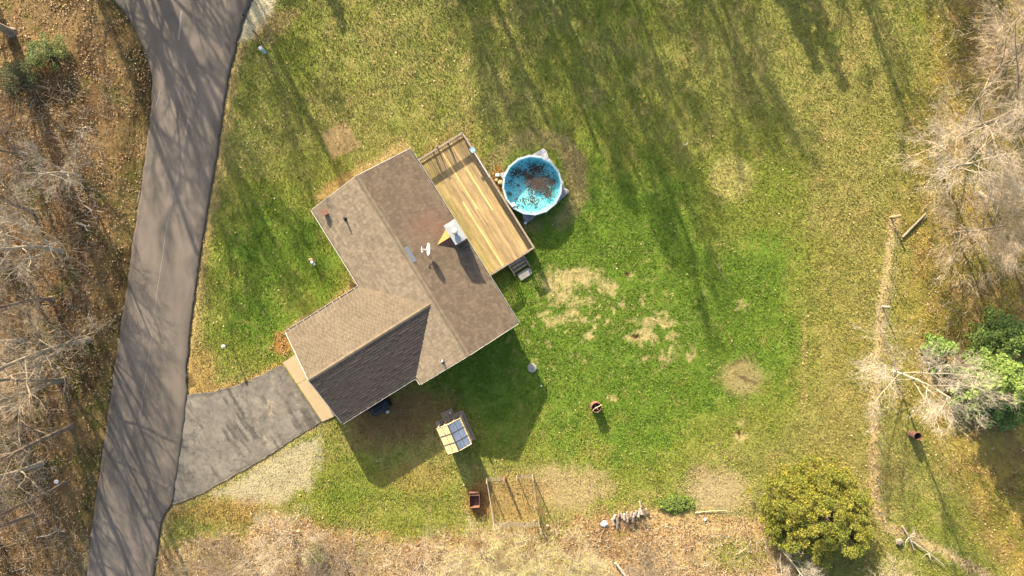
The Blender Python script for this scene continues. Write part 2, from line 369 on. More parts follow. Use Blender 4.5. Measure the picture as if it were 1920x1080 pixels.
# ------------------------------------------------------------------ ground, road, drive
def build_ground():
    st = .16
    xs = np.concatenate([[-900, -400, -200, -110, -70, -56], np.arange(-46, 46.01, st), [56, 70, 110, 200, 400, 900]])
    ys = np.concatenate([[-900, -400, -200, -110, -60, -36], np.arange(-27, 27.01, st), [36, 60, 110, 200, 400, 900]])
    X, Y = np.meshgrid(xs, ys); u = X/PX+960; v = 540-Y/PX
    col, g, l = ground_albedo(u, v)
    Z = -.10*fbm(X*.9, Y*.9, 3) - .05*fbm(X*3.2, Y*3.2, 8)
    near = sstep(14, 4, np.minimum(np.abs(u-rr(v)), np.abs(u-rl(v)))) ; Z = Z*(1-.6*near)
    inside = (u > rl(v)-3) & (u < rr(v)+3); Z = np.where(inside, -.12, Z)
    for f in FOOT: Z = np.where(in_poly(u, v, f), np.minimum(Z, -.05), Z)
    ny, nx = X.shape; idx = np.arange(nx*ny).reshape(ny, nx)
    F = np.stack([idx[:-1, :-1], idx[:-1, 1:], idx[1:, 1:], idx[1:, :-1]], -1).reshape(-1, 4)
    me = mesh_np('ground', np.stack([X, Y, Z], -1).reshape(-1, 3), F, col.reshape(-1, 3))
    obj('ground', me, M['ground'], smooth=True, kind='structure')
build_ground()

def build_road():
    vv = np.arange(-700, 1501, 4.0); L_, R_ = rl(vv), rr(vv); n = 30
    # soften kinks of the measured edges
    k = np.ones(7)/7; L_ = np.convolve(np.pad(L_, 3, 'edge'), k, 'valid')
    t = np.linspace(0, 1, n); U = L_[:, None]*(1-t)+R_[:, None]*t; V = np.repeat(vv[:, None], n, 1)
    # edge irregularity
    U[:, 0] += (vnoise(vv/9, vv*0, 3)-.5)*3; U[:, -1] += (vnoise(vv/9, vv*0+5, 3)-.5)*3
    base = np.array(lit(131, 120, 107)); n1 = fbm(U/9, V/110, 80); n2 = fbm(U/70, V/70, 83)
    c = base*(1+(n1-.5)*.45+(n2-.5)*.45)[..., None]
    e = np.minimum(t, 1-t)[None, :]*np.ones_like(U); c = c*(1-.28*sstep(.13, .0, e+(n1-.5)*.1))[..., None]
    wt = sstep(.06, .0, np.abs(t-.33))[None]+sstep(.06, .0, np.abs(t-.68))[None]; c = c*(1+.08*wt)[..., None]
    pale = sstep(.60, .72, fbm(U/30, V/50, 87)); c = c*(1+.12*pale)[..., None]
    X = (U-960)*PX; Y = (540-V)*PX; m = len(vv)
    idx = np.arange(m*n).reshape(m, n)
    top = np.stack([X, Y, np.full_like(X, .022)], -1).reshape(-1, 3)
    F = np.stack([idx[1:, :-1], idx[1:, 1:], idx[:-1, 1:], idx[:-1, :-1]], -1).reshape(-1, 4)
    # edge faces going down
    be = []; fe = []; ce = []; off = m*n
    for j, s in ((0, 1), (n-1, -1)):
        e0 = idx[:, j]; vb = top[e0].copy(); vb[:, 2] = -.14; b0 = off+np.arange(m); off += m
        be.append(vb); ce.append(np.repeat(base[None]*.45, m, 0))
        q = np.stack([e0[:-1], e0[1:], b0[1:], b0[:-1]], -1); fe.append(q if s < 0 else q[:, ::-1])
    me = mesh_np('road', np.concatenate([top]+be), np.concatenate([F]+fe), np.concatenate([c.reshape(-1, 3)]+ce))
    obj('road', me, M['road'], kind='structure')
    # long sealed seam near the crown of the road and short pale scuffs
    mb = MB()
    def strip(pts, w):
        pts = [P(*p).to_2d() for p in pts]; vs = []; fs = []
        for i, p in enumerate(pts):
            d = (pts[min(i+1, len(pts)-1)]-pts[max(i-1, 0)]).normalized(); q = Vector((-d.y, d.x))*w/2
            vs += [(p.x+q.x, p.y+q.y, .027), (p.x-q.x, p.y-q.y, .027)]
        for i in range(len(pts)-1): fs.append((2*i, 2*i+1, 2*i+3, 2*i+2))
        mb.add(vs, fs)
    seam = [(345, 275), (336, 320), (325, 365), (316, 410), (310, 440), (305, 480), (298, 525), (290, 585), (283, 640), (276, 690), (268, 745), (262, 790)]
    rng = random.Random(3)
    sm = []
    for a, b in zip(seam[:-1], seam[1:]):
        for k in range(6): t = k/6; sm.append((a[0]+(b[0]-a[0])*t+rng.uniform(-.6, .6), a[1]+(b[1]-a[1])*t))
    strip(sm, .045)
    for a, b, w in (((262, 358), (257, 380), .06), ((340, 20), (335, 75), .16), ((348, 112), (349, 138), .06), ((365, 150), (366, 172), .06), ((236, 0), (248, 40), .05), ((300, 170), (292, 200), .05), ((325, 60), (327, 75), .05), ((355, 210), (347, 255), .06)):
        strip([a, ((a[0]+b[0])/2+.5, (a[1]+b[1])/2), b], w)
    tag(obj('road_seam', mb, M['seam']), kind='structure')
build_road()

def build_drive():
    def resample(pts, n):
        pts = np.array(pts, float); d = np.concatenate([[0], np.cumsum(np.hypot(*np.diff(pts, axis=0).T))]); t = np.linspace(0, d[-1], n)
        return np.stack([np.interp(t, d, pts[:, 0]), np.interp(t, d, pts[:, 1])], -1)
    n, k = 110, 90
    T = resample(DRV_T, n); B = resample(DRV_B, n); s = np.linspace(0, 1, k)
    G = T[:, None]*(1-s[None, :, None]) + B[:, None]*s[None, :, None]; U, V = G[..., 0], G[..., 1]
    # grain runs across the drive, parallel to the garage door
    a = (U*.849-V*.529); b = (U*.529+V*.849)
    st = fbm(a/7, b/60, 90); bl = fbm(U/30, V/30, 93); fn = vnoise(U/4, V/4, 95)
    c = np.array(lit(146, 138, 124))*(1+(bl-.5)*.7+(fn-.5)*.30)[..., None]
    dark = sstep(.50, .66, st)*sstep(330, 450, U+bl*80); c = c*(1-(dark*sstep(.40, .62, bl))[..., None]*.55)
    pat = sstep(.60, .74, fbm(a/14, b/26, 97))*sstep(430, 520, U); c = c*(1+pat[..., None]*np.array([.55, .48, .32]))
    e = np.minimum(np.minimum(s, 1-s)[None, :]*np.ones_like(U)*3, (1-np.linspace(0, 1, n))[:, None]*4)
    c = c*(1-.30*sstep(.16, .0, e+(st-.5)*.1))[..., None]
    crack = sstep(.035, .0, np.abs(fbm(U/34, V/34, 98)-.5))*.5+sstep(.03, .0, np.abs(fbm(U/22, V/22, 99)-.47))*.3; c = c*(1-.6*crack)[..., None]
    U = U+(vnoise(U/7, V/7, 41)-.5)*2.4; V = V+(vnoise(U/7, V/7, 43)-.5)*2.4
    X = (U-960)*PX; Y = (540-V)*PX; idx = np.arange(n*k).reshape(n, k)
    top = np.stack([X, Y, np.full_like(X, .014)], -1).reshape(-1, 3)
    F = np.stack([idx[:-1, :-1], idx[:-1, 1:], idx[1:, 1:], idx[1:, :-1]], -1).reshape(-1, 4)
    be = []; fe = []; ce = []; off = n*k
    for j in (0, k-1):
        e0 = idx[:, j]; vb = top[e0].copy(); vb[:, 2] = -.12; b0 = off+np.arange(n); off += n; be.append(vb); ce.append(c[:, j]*.5)
        fe.append(np.stack([e0[:-1], e0[1:], b0[1:], b0[:-1]], -1))
    me = mesh_np('driveway', np.concatenate([top]+be), np.concatenate([F]+fe), np.concatenate([c.reshape(-1, 3)]+ce))
    obj('driveway', me, M['drive'], kind='structure')
    mb = MB()
    q = [P(u, v) for u, v in ((531, 680), (572, 652), (648, 772), (605, 791))]
    a0, a1, b1, b0 = q
    for t0, t1 in ((0, .36), (.365, .995)):
        mb.prism([tuple(a0.lerp(b0, t0).to_2d()), tuple(a1.lerp(b1, t0).to_2d()), tuple(a1.lerp(b1, t1).to_2d()), tuple(a0.lerp(b0, t1).to_2d())], -.1, .045)
    obj('concrete_apron', mb, M['concrete'], kind='structure')
build_drive()

# ------------------------------------------------------------------ house
def shingles(mb, fa, length, slope_len, expo, tabw, keep, colf, rng, lift=.034):
    """fa(s, t, n) gives the local point s along the eave, t up the slope, n above the roof plane"""
    nc = int(slope_len/expo)+1
    for i in range(nc):
        t0 = i*expo; t1 = min(t0+expo*1.12, slope_len)
        if t0 >= slope_len-.02: break
        s = -rng.random()*tabw
        while s < length:
            s0, s1 = max(s, 0)+.004, min(s+tabw, length)-.004; s += tabw
            if s1-s0 < .03 or not keep((s0+s1)/2, (t0+t1)/2): continue
            s0 += .006; h = lift*rng.uniform(.75, 1.3); dt = rng.uniform(-.012, .012); c = colf((s0+s1)/2, t0, rng)
            pts = [fa(s0, t0+dt, h), fa(s1, t0+dt, h), fa(s1, t1, .003), fa(s0, t1, .003), fa(s0, t0+dt, 0), fa(s1, t0+dt, 0)]
            mb.add(pts, [(0, 1, 2, 3), (4, 5, 1, 0)], c); mb.c[-2:] = [tuple(q*.25 for q in c)]*2

def build_house():
    rng = random.Random(21)
    H = thing('ranch_house', 'brown shingled L-shaped ranch house with brick-sided white-capped chimney', 'house', HO, TH)
    EV = 2.70; PIT = .340; OV = .45; mid = HW/2; rise = mid*PIT; gc = (GB0+GB1)/2; gh = (GB1-GB0)/2; grise = gh*PIT
    k = math.sqrt(1+PIT*PIT)
    # walls (local x = a, local y = -b)
    def wallring(x0, x1, b0, b1, z1):
        mb = MB(); t = .15
        mb.box(x0, x1, -b0-t, -b0, 0, z1); mb.box(x0, x1, -b1, -b1+t, 0, z1)
        mb.box(x0, x0+t, -b1+t, -b0-t, 0, z1); mb.box(x1-t, x1, -b1+t, -b0-t, 0, z1); return mb
    wl = obj('wall', wallring(OV, HW-OV, OV, HL_-OV, EV-.04), M['siding'], H)
    for b in (OV+.002, HL_-OV-.152):
        g = MB(); z0 = EV-.04; xa, xb = OV, HW-OV; vs = [(xa, -b, z0), (xb, -b, z0), (mid, -b, z0+(mid-OV)*PIT), (xa, -b-.15, z0), (xb, -b-.15, z0), (mid, -b-.15, z0+(mid-OV)*PIT)]
        g.add(vs, [(0, 1, 2), (5, 4, 3), (0, 3, 4, 1), (1, 4, 5, 2), (2, 5, 3, 0)]); obj('gable', g, M['siding'], H)
    wg = obj('garage_wall', wallring(GA+OV, OV-.01, GB0+OV, GB1-OV, EV-.04), M['siding'], H)
    g = MB(); x = GA+OV+.002; z0 = EV-.04; ba, bb = GB0+OV, GB1-OV
    vs = [(x, -ba, z0), (x, -bb, z0), (x, -gc, z0+(gh-OV)*PIT), (x+.15, -ba, z0), (x+.15, -bb, z0), (x+.15, -gc, z0+(gh-OV)*PIT)]
    g.add(vs, [(0, 1, 2), (5, 4, 3), (0, 3, 4, 1), (1, 4, 5, 2), (2, 5, 3, 0)]); obj('gable', g, M['siding'], H)
    d = MB()
    for i in range(4): d.box(GA+OV-.04, GA+OV-.003, -gc-2.4, -gc+2.4, .05+i*.53, .05+i*.53+.515)
    obj('garage_door', d, M['white_paint'], H)
    for b in (2.0, 4.6, 11.5):
        f = MB(); f.box(HW-OV+.003, HW-OV+.05, -b-.65, -b+.65, .9, 2.1); fo = obj('window', f, M['white_paint'], H)
        p = MB(); p.box(HW-OV+.053, HW-OV+.06, -b-.57, -b+.57, .98, 2.02); obj('pane', p, M['glass'], fo)
    # roof decks: thin slabs with fascia edge
    Z = lambda a: EV+min(a, HW-a)*PIT
    def slab(quad, th=.10):
        mb = MB(); n = len(quad); vs = [tuple(q) for q in quad]+[(q[0], q[1], q[2]-th) for q in quad]
        mb.add(vs, [tuple(range(n)), tuple(range(2*n-1, n-1, -1))]+[(i, n+i, n+(i+1) % n, (i+1) % n) for i in range(n)]); return mb
    RD = mat('roof_deck_edge', (.30, .26, .22), .9)
    deckL = obj('roof_slope', slab([(0, 0, EV), (0, -HL_, EV), (mid, -HL_, EV+rise), (mid, 0, EV+rise)]), RD, H)
    deckR = obj('roof_slope', slab([(HW, -HL_, EV), (HW, 0, EV), (mid+.001, 0, EV+rise), (mid+.001, -HL_, EV+rise)]), RD, H)
    gx = gh
    deckN = obj('garage_roof_slope', slab([(0, -GB0, EV), (GA, -GB0, EV), (GA, -gc, EV+grise), (gx, -gc, EV+grise)][::-1]), RD, H)
    deckS = obj('garage_roof_slope', slab([(0, -GB1, EV), (GA, -GB1, EV), (GA, -gc-.001, EV+grise), (gx, -gc-.001, EV+grise)]), RD, H)
    # shingles
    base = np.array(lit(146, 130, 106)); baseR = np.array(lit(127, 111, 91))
    TW, EXP = .32, .205
    nz = 1/k; nx = PIT/k
    chim = (6.5, 6.45)
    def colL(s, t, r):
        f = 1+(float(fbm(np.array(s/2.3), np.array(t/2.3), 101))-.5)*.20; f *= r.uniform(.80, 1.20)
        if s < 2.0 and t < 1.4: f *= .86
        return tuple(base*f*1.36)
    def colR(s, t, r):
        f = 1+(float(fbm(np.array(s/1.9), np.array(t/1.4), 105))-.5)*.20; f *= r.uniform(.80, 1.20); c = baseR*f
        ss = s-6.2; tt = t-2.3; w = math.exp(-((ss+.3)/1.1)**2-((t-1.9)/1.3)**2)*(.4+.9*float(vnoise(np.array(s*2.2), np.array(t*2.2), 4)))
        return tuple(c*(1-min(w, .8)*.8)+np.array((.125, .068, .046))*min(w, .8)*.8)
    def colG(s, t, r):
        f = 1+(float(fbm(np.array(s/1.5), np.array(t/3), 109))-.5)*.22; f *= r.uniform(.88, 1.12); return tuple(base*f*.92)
    SL = mid*k; SG = gh*k
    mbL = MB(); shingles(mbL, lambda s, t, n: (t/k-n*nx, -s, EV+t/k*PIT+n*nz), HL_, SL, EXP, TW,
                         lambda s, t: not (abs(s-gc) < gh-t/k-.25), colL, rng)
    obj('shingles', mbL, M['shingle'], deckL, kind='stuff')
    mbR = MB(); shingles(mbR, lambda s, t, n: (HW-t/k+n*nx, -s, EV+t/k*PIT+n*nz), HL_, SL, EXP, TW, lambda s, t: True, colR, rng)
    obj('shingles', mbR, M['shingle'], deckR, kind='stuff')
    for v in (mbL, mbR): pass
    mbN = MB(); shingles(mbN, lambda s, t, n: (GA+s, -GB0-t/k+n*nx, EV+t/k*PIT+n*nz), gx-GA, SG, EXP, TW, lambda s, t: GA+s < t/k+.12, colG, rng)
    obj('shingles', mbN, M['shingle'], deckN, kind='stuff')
    mbS = MB(); shingles(mbS, lambda s, t, n: (GA+s, -GB1+t/k-n*nx, EV+t/k*PIT+n*nz), gx-GA, SG, EXP, TW, lambda s, t: GA+s < t/k+.12, lambda s, t, r: tuple(np.array(colG(s, t, r))*np.array((.56, .55, .64))), rng, lift=.028)  # slope turned from the sun: its shade is also put into the shingle colour
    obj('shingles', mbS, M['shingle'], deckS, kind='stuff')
    # ridge caps
    def ridge(p0, p1, z, across, name, par):
        mb = MB(); p0 = Vector(p0); p1 = Vector(p1); n = int((p1-p0).length/.26); d = (p1-p0)/n; w = .15
        for i in range(n):
            a = p0+d*i; b = p0+d*(i+1.12); c = tuple(base*rng.uniform(.9, 1.2)); ax = Vector(across)*w; zz = z+.05+rng.uniform(0, .008)
            vs = [a-ax, a, a+ax, b-ax, b, b+ax]; hs = (zz-w*PIT, zz, zz-w*PIT, zz-w*PIT-.02, zz-.02, zz-w*PIT-.02)
            mb.add([(q.x, q.y, h) for q, h in zip(vs, hs)], [(0, 3, 4, 1), (1, 4, 5, 2)], c)
        return obj(name, mb, M['shingle'], par, kind='stuff')
    ridge((mid, 0, 0), (mid, -HL_, 0), EV+rise, (1, 0, 0), 'ridge_caps', deckL)
    ridge((GA, -gc, 0), (gx-.1, -gc, 0), EV+grise, (0, 1, 0), 'ridge_caps', deckN)
    # bare felt strip beside the ridge
    def onroof(u, v, h=0):
        """local a,b of a photo pixel on the main roof"""
        z = 3.5
        for _ in range(6):
            q = P(u, v, z)-HO; a = q.to_2d().dot(EX.to_2d()); b = -q.to_2d().dot(EY.to_2d()); z = Z(a)+h
        return a, b, z
    a0, b0, z = onroof(757, 465); a1, b1, z1 = onroof(774, 494)
    mb = MB(); am = mid+.16
    for i in range(7):
        y0 = -b0-(b1-b0)*i/7; y1 = -b0-(b1-b0)*(i+.94)/7
        mb.add([(am, y0, Z(am)+.052), (am, y1, Z(am)+.052), (am+.30, y1, Z(am+.30)+.048), (am+.30, y0, Z(am+.30)+.048)], [(0, 1, 2, 3)])
    obj('ridge_felt', mb, M['blue_felt'], H, label='bare blue grey strip beside the ridge')
    # gutters
    def gutter(p0, p1, outv, z, hang=False):
        mb = MB(); p0 = Vector(p0); p1 = Vector(p1); o = Vector(outv); w = .13
        A = [(0, z-.005), (0, z-.13), (w*.6, z-.13), (w, z-.04), (w, z)]
        vs = []; fs = []
        for p in (p0, p1):
            for d, h in A: q = p+o*d; vs.append((q.x, q.y, h))
            for d, h in [(.012, z-.005), (.012, z-.118), (w*.6, z-.118), (w-.014, z-.04), (w-.014, z)]: q = p+o*d; vs.append((q.x, q.y, h))
        n = 10
        for i in range(4): fs.append((i, i+1, n+i+1, n+i)); fs.append((5+i, n+5+i, n+6+i, 6+i))
        fs += [(4, 9, n+9, n+4), (0, n, n+5, 5)]
        mb.add(vs, fs); gt = obj('gutter', mb, M['white_paint'], H)
        tr = MB(); q0 = p0+o*.02; q1 = p1+o*.02; e = o*(w-.04)
        tr.add([(q0.x, q0.y, z-.10), (q1.x, q1.y, z-.10), (q1.x+e.x, q1.y+e.y, z-.10), (q0.x+e.x, q0.y+e.y, z-.10)], [(0, 1, 2, 3)])
        obj('gutter_bed', tr, M['trim_dark'], gt)
        if hang:
            L_ = (p1-p0).length; hm = MB(); hm.box(-.02, .02, -.001, w, z-.004, z+.004)
            me = hm.mesh('gutter_hanger'); me.materials.append(M['white_paint'])
            nn = int(L_/.62); ang = math.atan2(o.y, o.x)-math.pi/2
            for i in range(nn):
                ho = bpy.data.objects.new('gutter_hanger', me); C.objects.link(ho); ho.parent = gt
                ho.location = p0.lerp(p1, (i+.5)/nn); ho.rotation_euler = (0, 0, ang)
    gutter((0, -.02, 0), (0, -GB0+.05, 0), (-1, 0, 0), EV-.01)
    gutter((GA+.02, -GB0, 0), (-.14, -GB0, 0), (0, 1, 0), EV-.01, True)
    gutter((GA+.02, -GB1, 0), (-.14, -GB1, 0), (0, -1, 0), EV-.01, True)
    gutter((0, -GB1-.15, 0), (0, -HL_+.02, 0), (-1, 0, 0), EV-.01)
    gutter((HW, -.02, 0), (HW, -HL_+.02, 0), (1, 0, 0), EV-.01)
    # rake boards
    def rake(p, q, name='rake_board'):
        mb = MB(); p = Vector(p); q = Vector(q); d = (q-p).to_2d().normalized(); n = Vector((d.y, -d.x, 0))*.03
        mb.add([tuple(p), tuple(q), tuple(q+n), tuple(p+n)]+[(x.x, x.y, x.z-.16) for x in (p, q, q+n, p+n)], [(0, 1, 2, 3), (7, 6, 5, 4), (0, 4, 5, 1), (1, 5, 6, 2), (2, 6, 7, 3), (3, 7, 4, 0)])
        obj(name, mb, M['white_paint'], H)
    for y, s in ((0.003, 1), (-HL_-.003, -1)):
        e = .02
        if s > 0: rake((mid, y, EV+rise+e), (0, y, EV+e)); rake((HW, y, EV+e), (mid+.002, y, EV+rise+e))
        else: rake((0, y, EV+e), (mid, y, EV+rise+e)); rake((mid+.002, y, EV+rise+e), (HW, y, EV+e))
    rake((GA-.003, -gc, EV+grise+.02), (GA-.003, -GB1, EV+.02)); rake((GA-.003, -GB0, EV+.02), (GA-.003, -gc-.002, EV+grise+.02))
    # downspout elbow at the inner corner behind the garage
    mb = MB(); mb.tube([(-.10, -GB1-.10, EV-.12), (-.30, -GB1-.16, EV-.35), (-.32, -GB1+.38, 2.0), (-.32, -GB1+.38, .15), (-.7, -GB1-.3, .1)], .045, 6)
    obj('downspout', mb, M['white_paint'], H)
    # roof vents
    a, b, z = onroof(611, 399); mb = MB(); mb.box(a-.16, a+.16, -b-.16, -b+.16, z-.08, z+.30); mb.box(a-.21, a+.21, -b-.21, -b+.21, z+.302, z+.34)
    obj('roof_vent', mb, M['rust'], H, label='square rusty brown roof vent')
    for u, v, mt, r, h in ((648, 410, M['black_pipe'], .07, .5), (830, 676, M['pale_pipe'], .075, .52)):
        a, b, z = onroof(u, v); mb = MB(); mb.lathe([(.17, .02), (.15, .05), (.09, .10), (.085, .14)], 14, (a, -b, z)); fl = obj('vent_boot', mb, M['black_pipe'], H)
        mb = MB(); mb.lathe([(r, -.05), (r, h), (r*.55, h), (r*.55, h-.2), (.001, h-.2)], 14, (a, -b, z)); obj('vent_pipe', mb, mt, fl, smooth=False)
    # chimney chase
    q = P(853.5, 435, 4.45)-HO; ca = q.to_2d().dot(EX.to_2d()); cb = -q.to_2d().dot(EY.to_2d())
    hw, hl, top = .43, .78, 4.45
    ch = MB(); bw, bh = .21, .075; cr = random.Random(5)
    ch.box(ca-hw+.012, ca+hw-.012, -cb-hl+.012, -cb+hl-.012, .0, top-.03, (.15, .13, .11))
    co = obj('chimney', ch, mat('chimney_mortar', (.20, .18, .155), .95), H)
    bk = MB()
    nrow = int((top-2.55)/bh)
    for i in range(nrow):
        z0 = top-.04-(i+1)*bh
        for side in range(4):
            ln = 2*hl if side < 2 else 2*hw; s = -(bw/2 if i % 2 else 0)
            while s < ln-.02:
                s0 = max(s, 0)+.005; s1 = min(s+bw, ln)-.005; s += bw
                if s1-s0 < .03: continue
                f = cr.uniform(.75, 1.25); c = (.26*f, .125*f, .075*f); e = cr.uniform(0, .004)
                if side == 0: bk.box(ca-hw-e, ca-hw+.02, -cb-hl+s0, -cb-hl+s1, z0+.005, z0+bh-.005, c)
                elif side == 1: bk.box(ca+hw-.02, ca+hw+e, -cb-hl+s0, -cb-hl+s1, z0+.005, z0+bh-.005, c)
                elif side == 2: bk.box(ca-hw+s0, ca-hw+s1, -cb-hl-e, -cb-hl+.02, z0+.005, z0+bh-.005, c)
                else: bk.box(ca-hw+s0, ca-hw+s1, -cb+hl-.02, -cb+hl+e, z0+.005, z0+bh-.005, c)
    obj('bricks', bk, M['brick'], co, kind='stuff')
    cp = MB(); cp.box(ca-hw-.05, ca+hw+.05, -cb-hl-.05, -cb+hl+.05, top-.05, top+.02)
    cp.add([(ca-hw-.05, -cb-hl-.05, top+.021), (ca+hw+.05, -cb-hl-.05, top+.021), (ca+hw+.05, -cb+hl+.05, top+.021), (ca-hw-.05, -cb+hl+.05, top+.021), (ca, -cb-.35, top+.06), (ca, -cb+.35, top+.06)],
           [(0, 1, 4), (1, 2, 5, 4), (2, 3, 5), (3, 0, 4, 5)])
    obj('chimney_cap', cp, M['cap_metal'], co)
    fl = MB(); fl.lathe([(.13, 0), (.13, .22), (.11, .22)], 20, (ca, -cb+.03, top+.04)); fl.lathe([(.22, .24), (.235, .28), (.2, .34), (.1, .37), (.001, .38)], 20, (ca, -cb+.03, top+.04)); fl.lathe([(.001, .239), (.22, .24)], 20, (ca, -cb+.03, top+.04))
    obj('flue', fl, M['flue'], co, smooth=True)
    # cricket: small saddle roof on the uphill side of the chimney
    xa = ca-hw-.004; dep = 1.12; zr = Z(xa)+.52; tip = xa-dep
    # ridge runs level back to the roof
    tip = (zr-EV)/PIT - .02; tip = max(tip, xa-1.25); zt = Z(tip)+.03
    for s, mt in ((1, M['osb']), (-1, M['dark_rust'])):
        cm = MB(); y1 = -cb+s*(hl-.02)
        vs = [(tip, -cb, zt), (xa, -cb, zr), (xa, y1, Z(xa)+.02), (tip, -cb, zt-.06), (xa, -cb, zr-.06), (xa, y1, Z(xa)-.04)]
        cm.add(vs, [(0, 2, 1), (3, 4, 5), (0, 3, 5, 2), (1, 2, 5, 4), (0, 1, 4, 3)] if s > 0 else [(0, 1, 2), (5, 4, 3), (2, 5, 3, 0), (4, 5, 2, 1), (3, 4, 1, 0)])
        obj('cricket_slope', cm, M['osb'] if s > 0 else M['rust'], co)  # sunward slope pale, far slope dark: lit and shaded sides painted by material
    return onroof
onroof = build_house()

# ------------------------------------------------------------------ satellite dish on the roof
def build_dish():
    a, b, z = onroof(802, 470); w = hloc(a, b)
    D = thing('satellite_dish', 'white satellite dish on a bent mast standing on the roof by the chimney', 'satellite dish', (w.x, w.y, z), 0)
    m = MB(); m.tube([(0, 0, -.06), (0, .02, .25), (.10, .05, .55), (.12, .06, .78)], .028, 8); obj('mast', m, M['dark_metal'], D)
    m = MB(); m.box(-.12, .12, -.10, .10, -.05, .01); obj('foot', m, M['dark_metal'], D)
    # reflector facing the camera's left
    R = Matrix.Translation((.22, .06, .85)) @ Matrix.Rotation(math.radians(-66), 4, 'Y')
    prof = [(.001, 0), (.12, .006), (.24, .024), (.36, .054), (.46, .088), (.47, .08), (.36, .04), (.24, .01), (.001, -.02)]
    m = MB(); vs = []; n = 28
    m.lathe(prof, n); m.v = [tuple(R @ Vector((x*.9, y*1.0, q))) for x, y, q in m.v]; obj('reflector', m, M['dish_white'], D, smooth=True)
    m = MB(); m.tube([(.18, .06, .62), (-.10, .06, .60), (-.34, .06, .74)], .022, 6); obj('arm', m, M['dish_white'], D)
    m = MB(); m.tube([(-.34, -.16, .76), (-.34, .26, .76)], .03, 6); m.lathe([(.001, 0), (.05, 0), (.05, .10), (.001, .10)], 10, (-.33, .05, .74)); m.lathe([(.001, 0), (.05, 0), (.05, .10), (.001, .10)], 10, (-.30, -.1, .72)); obj('receiver', m, M['dish_white'], D)
build_dish()

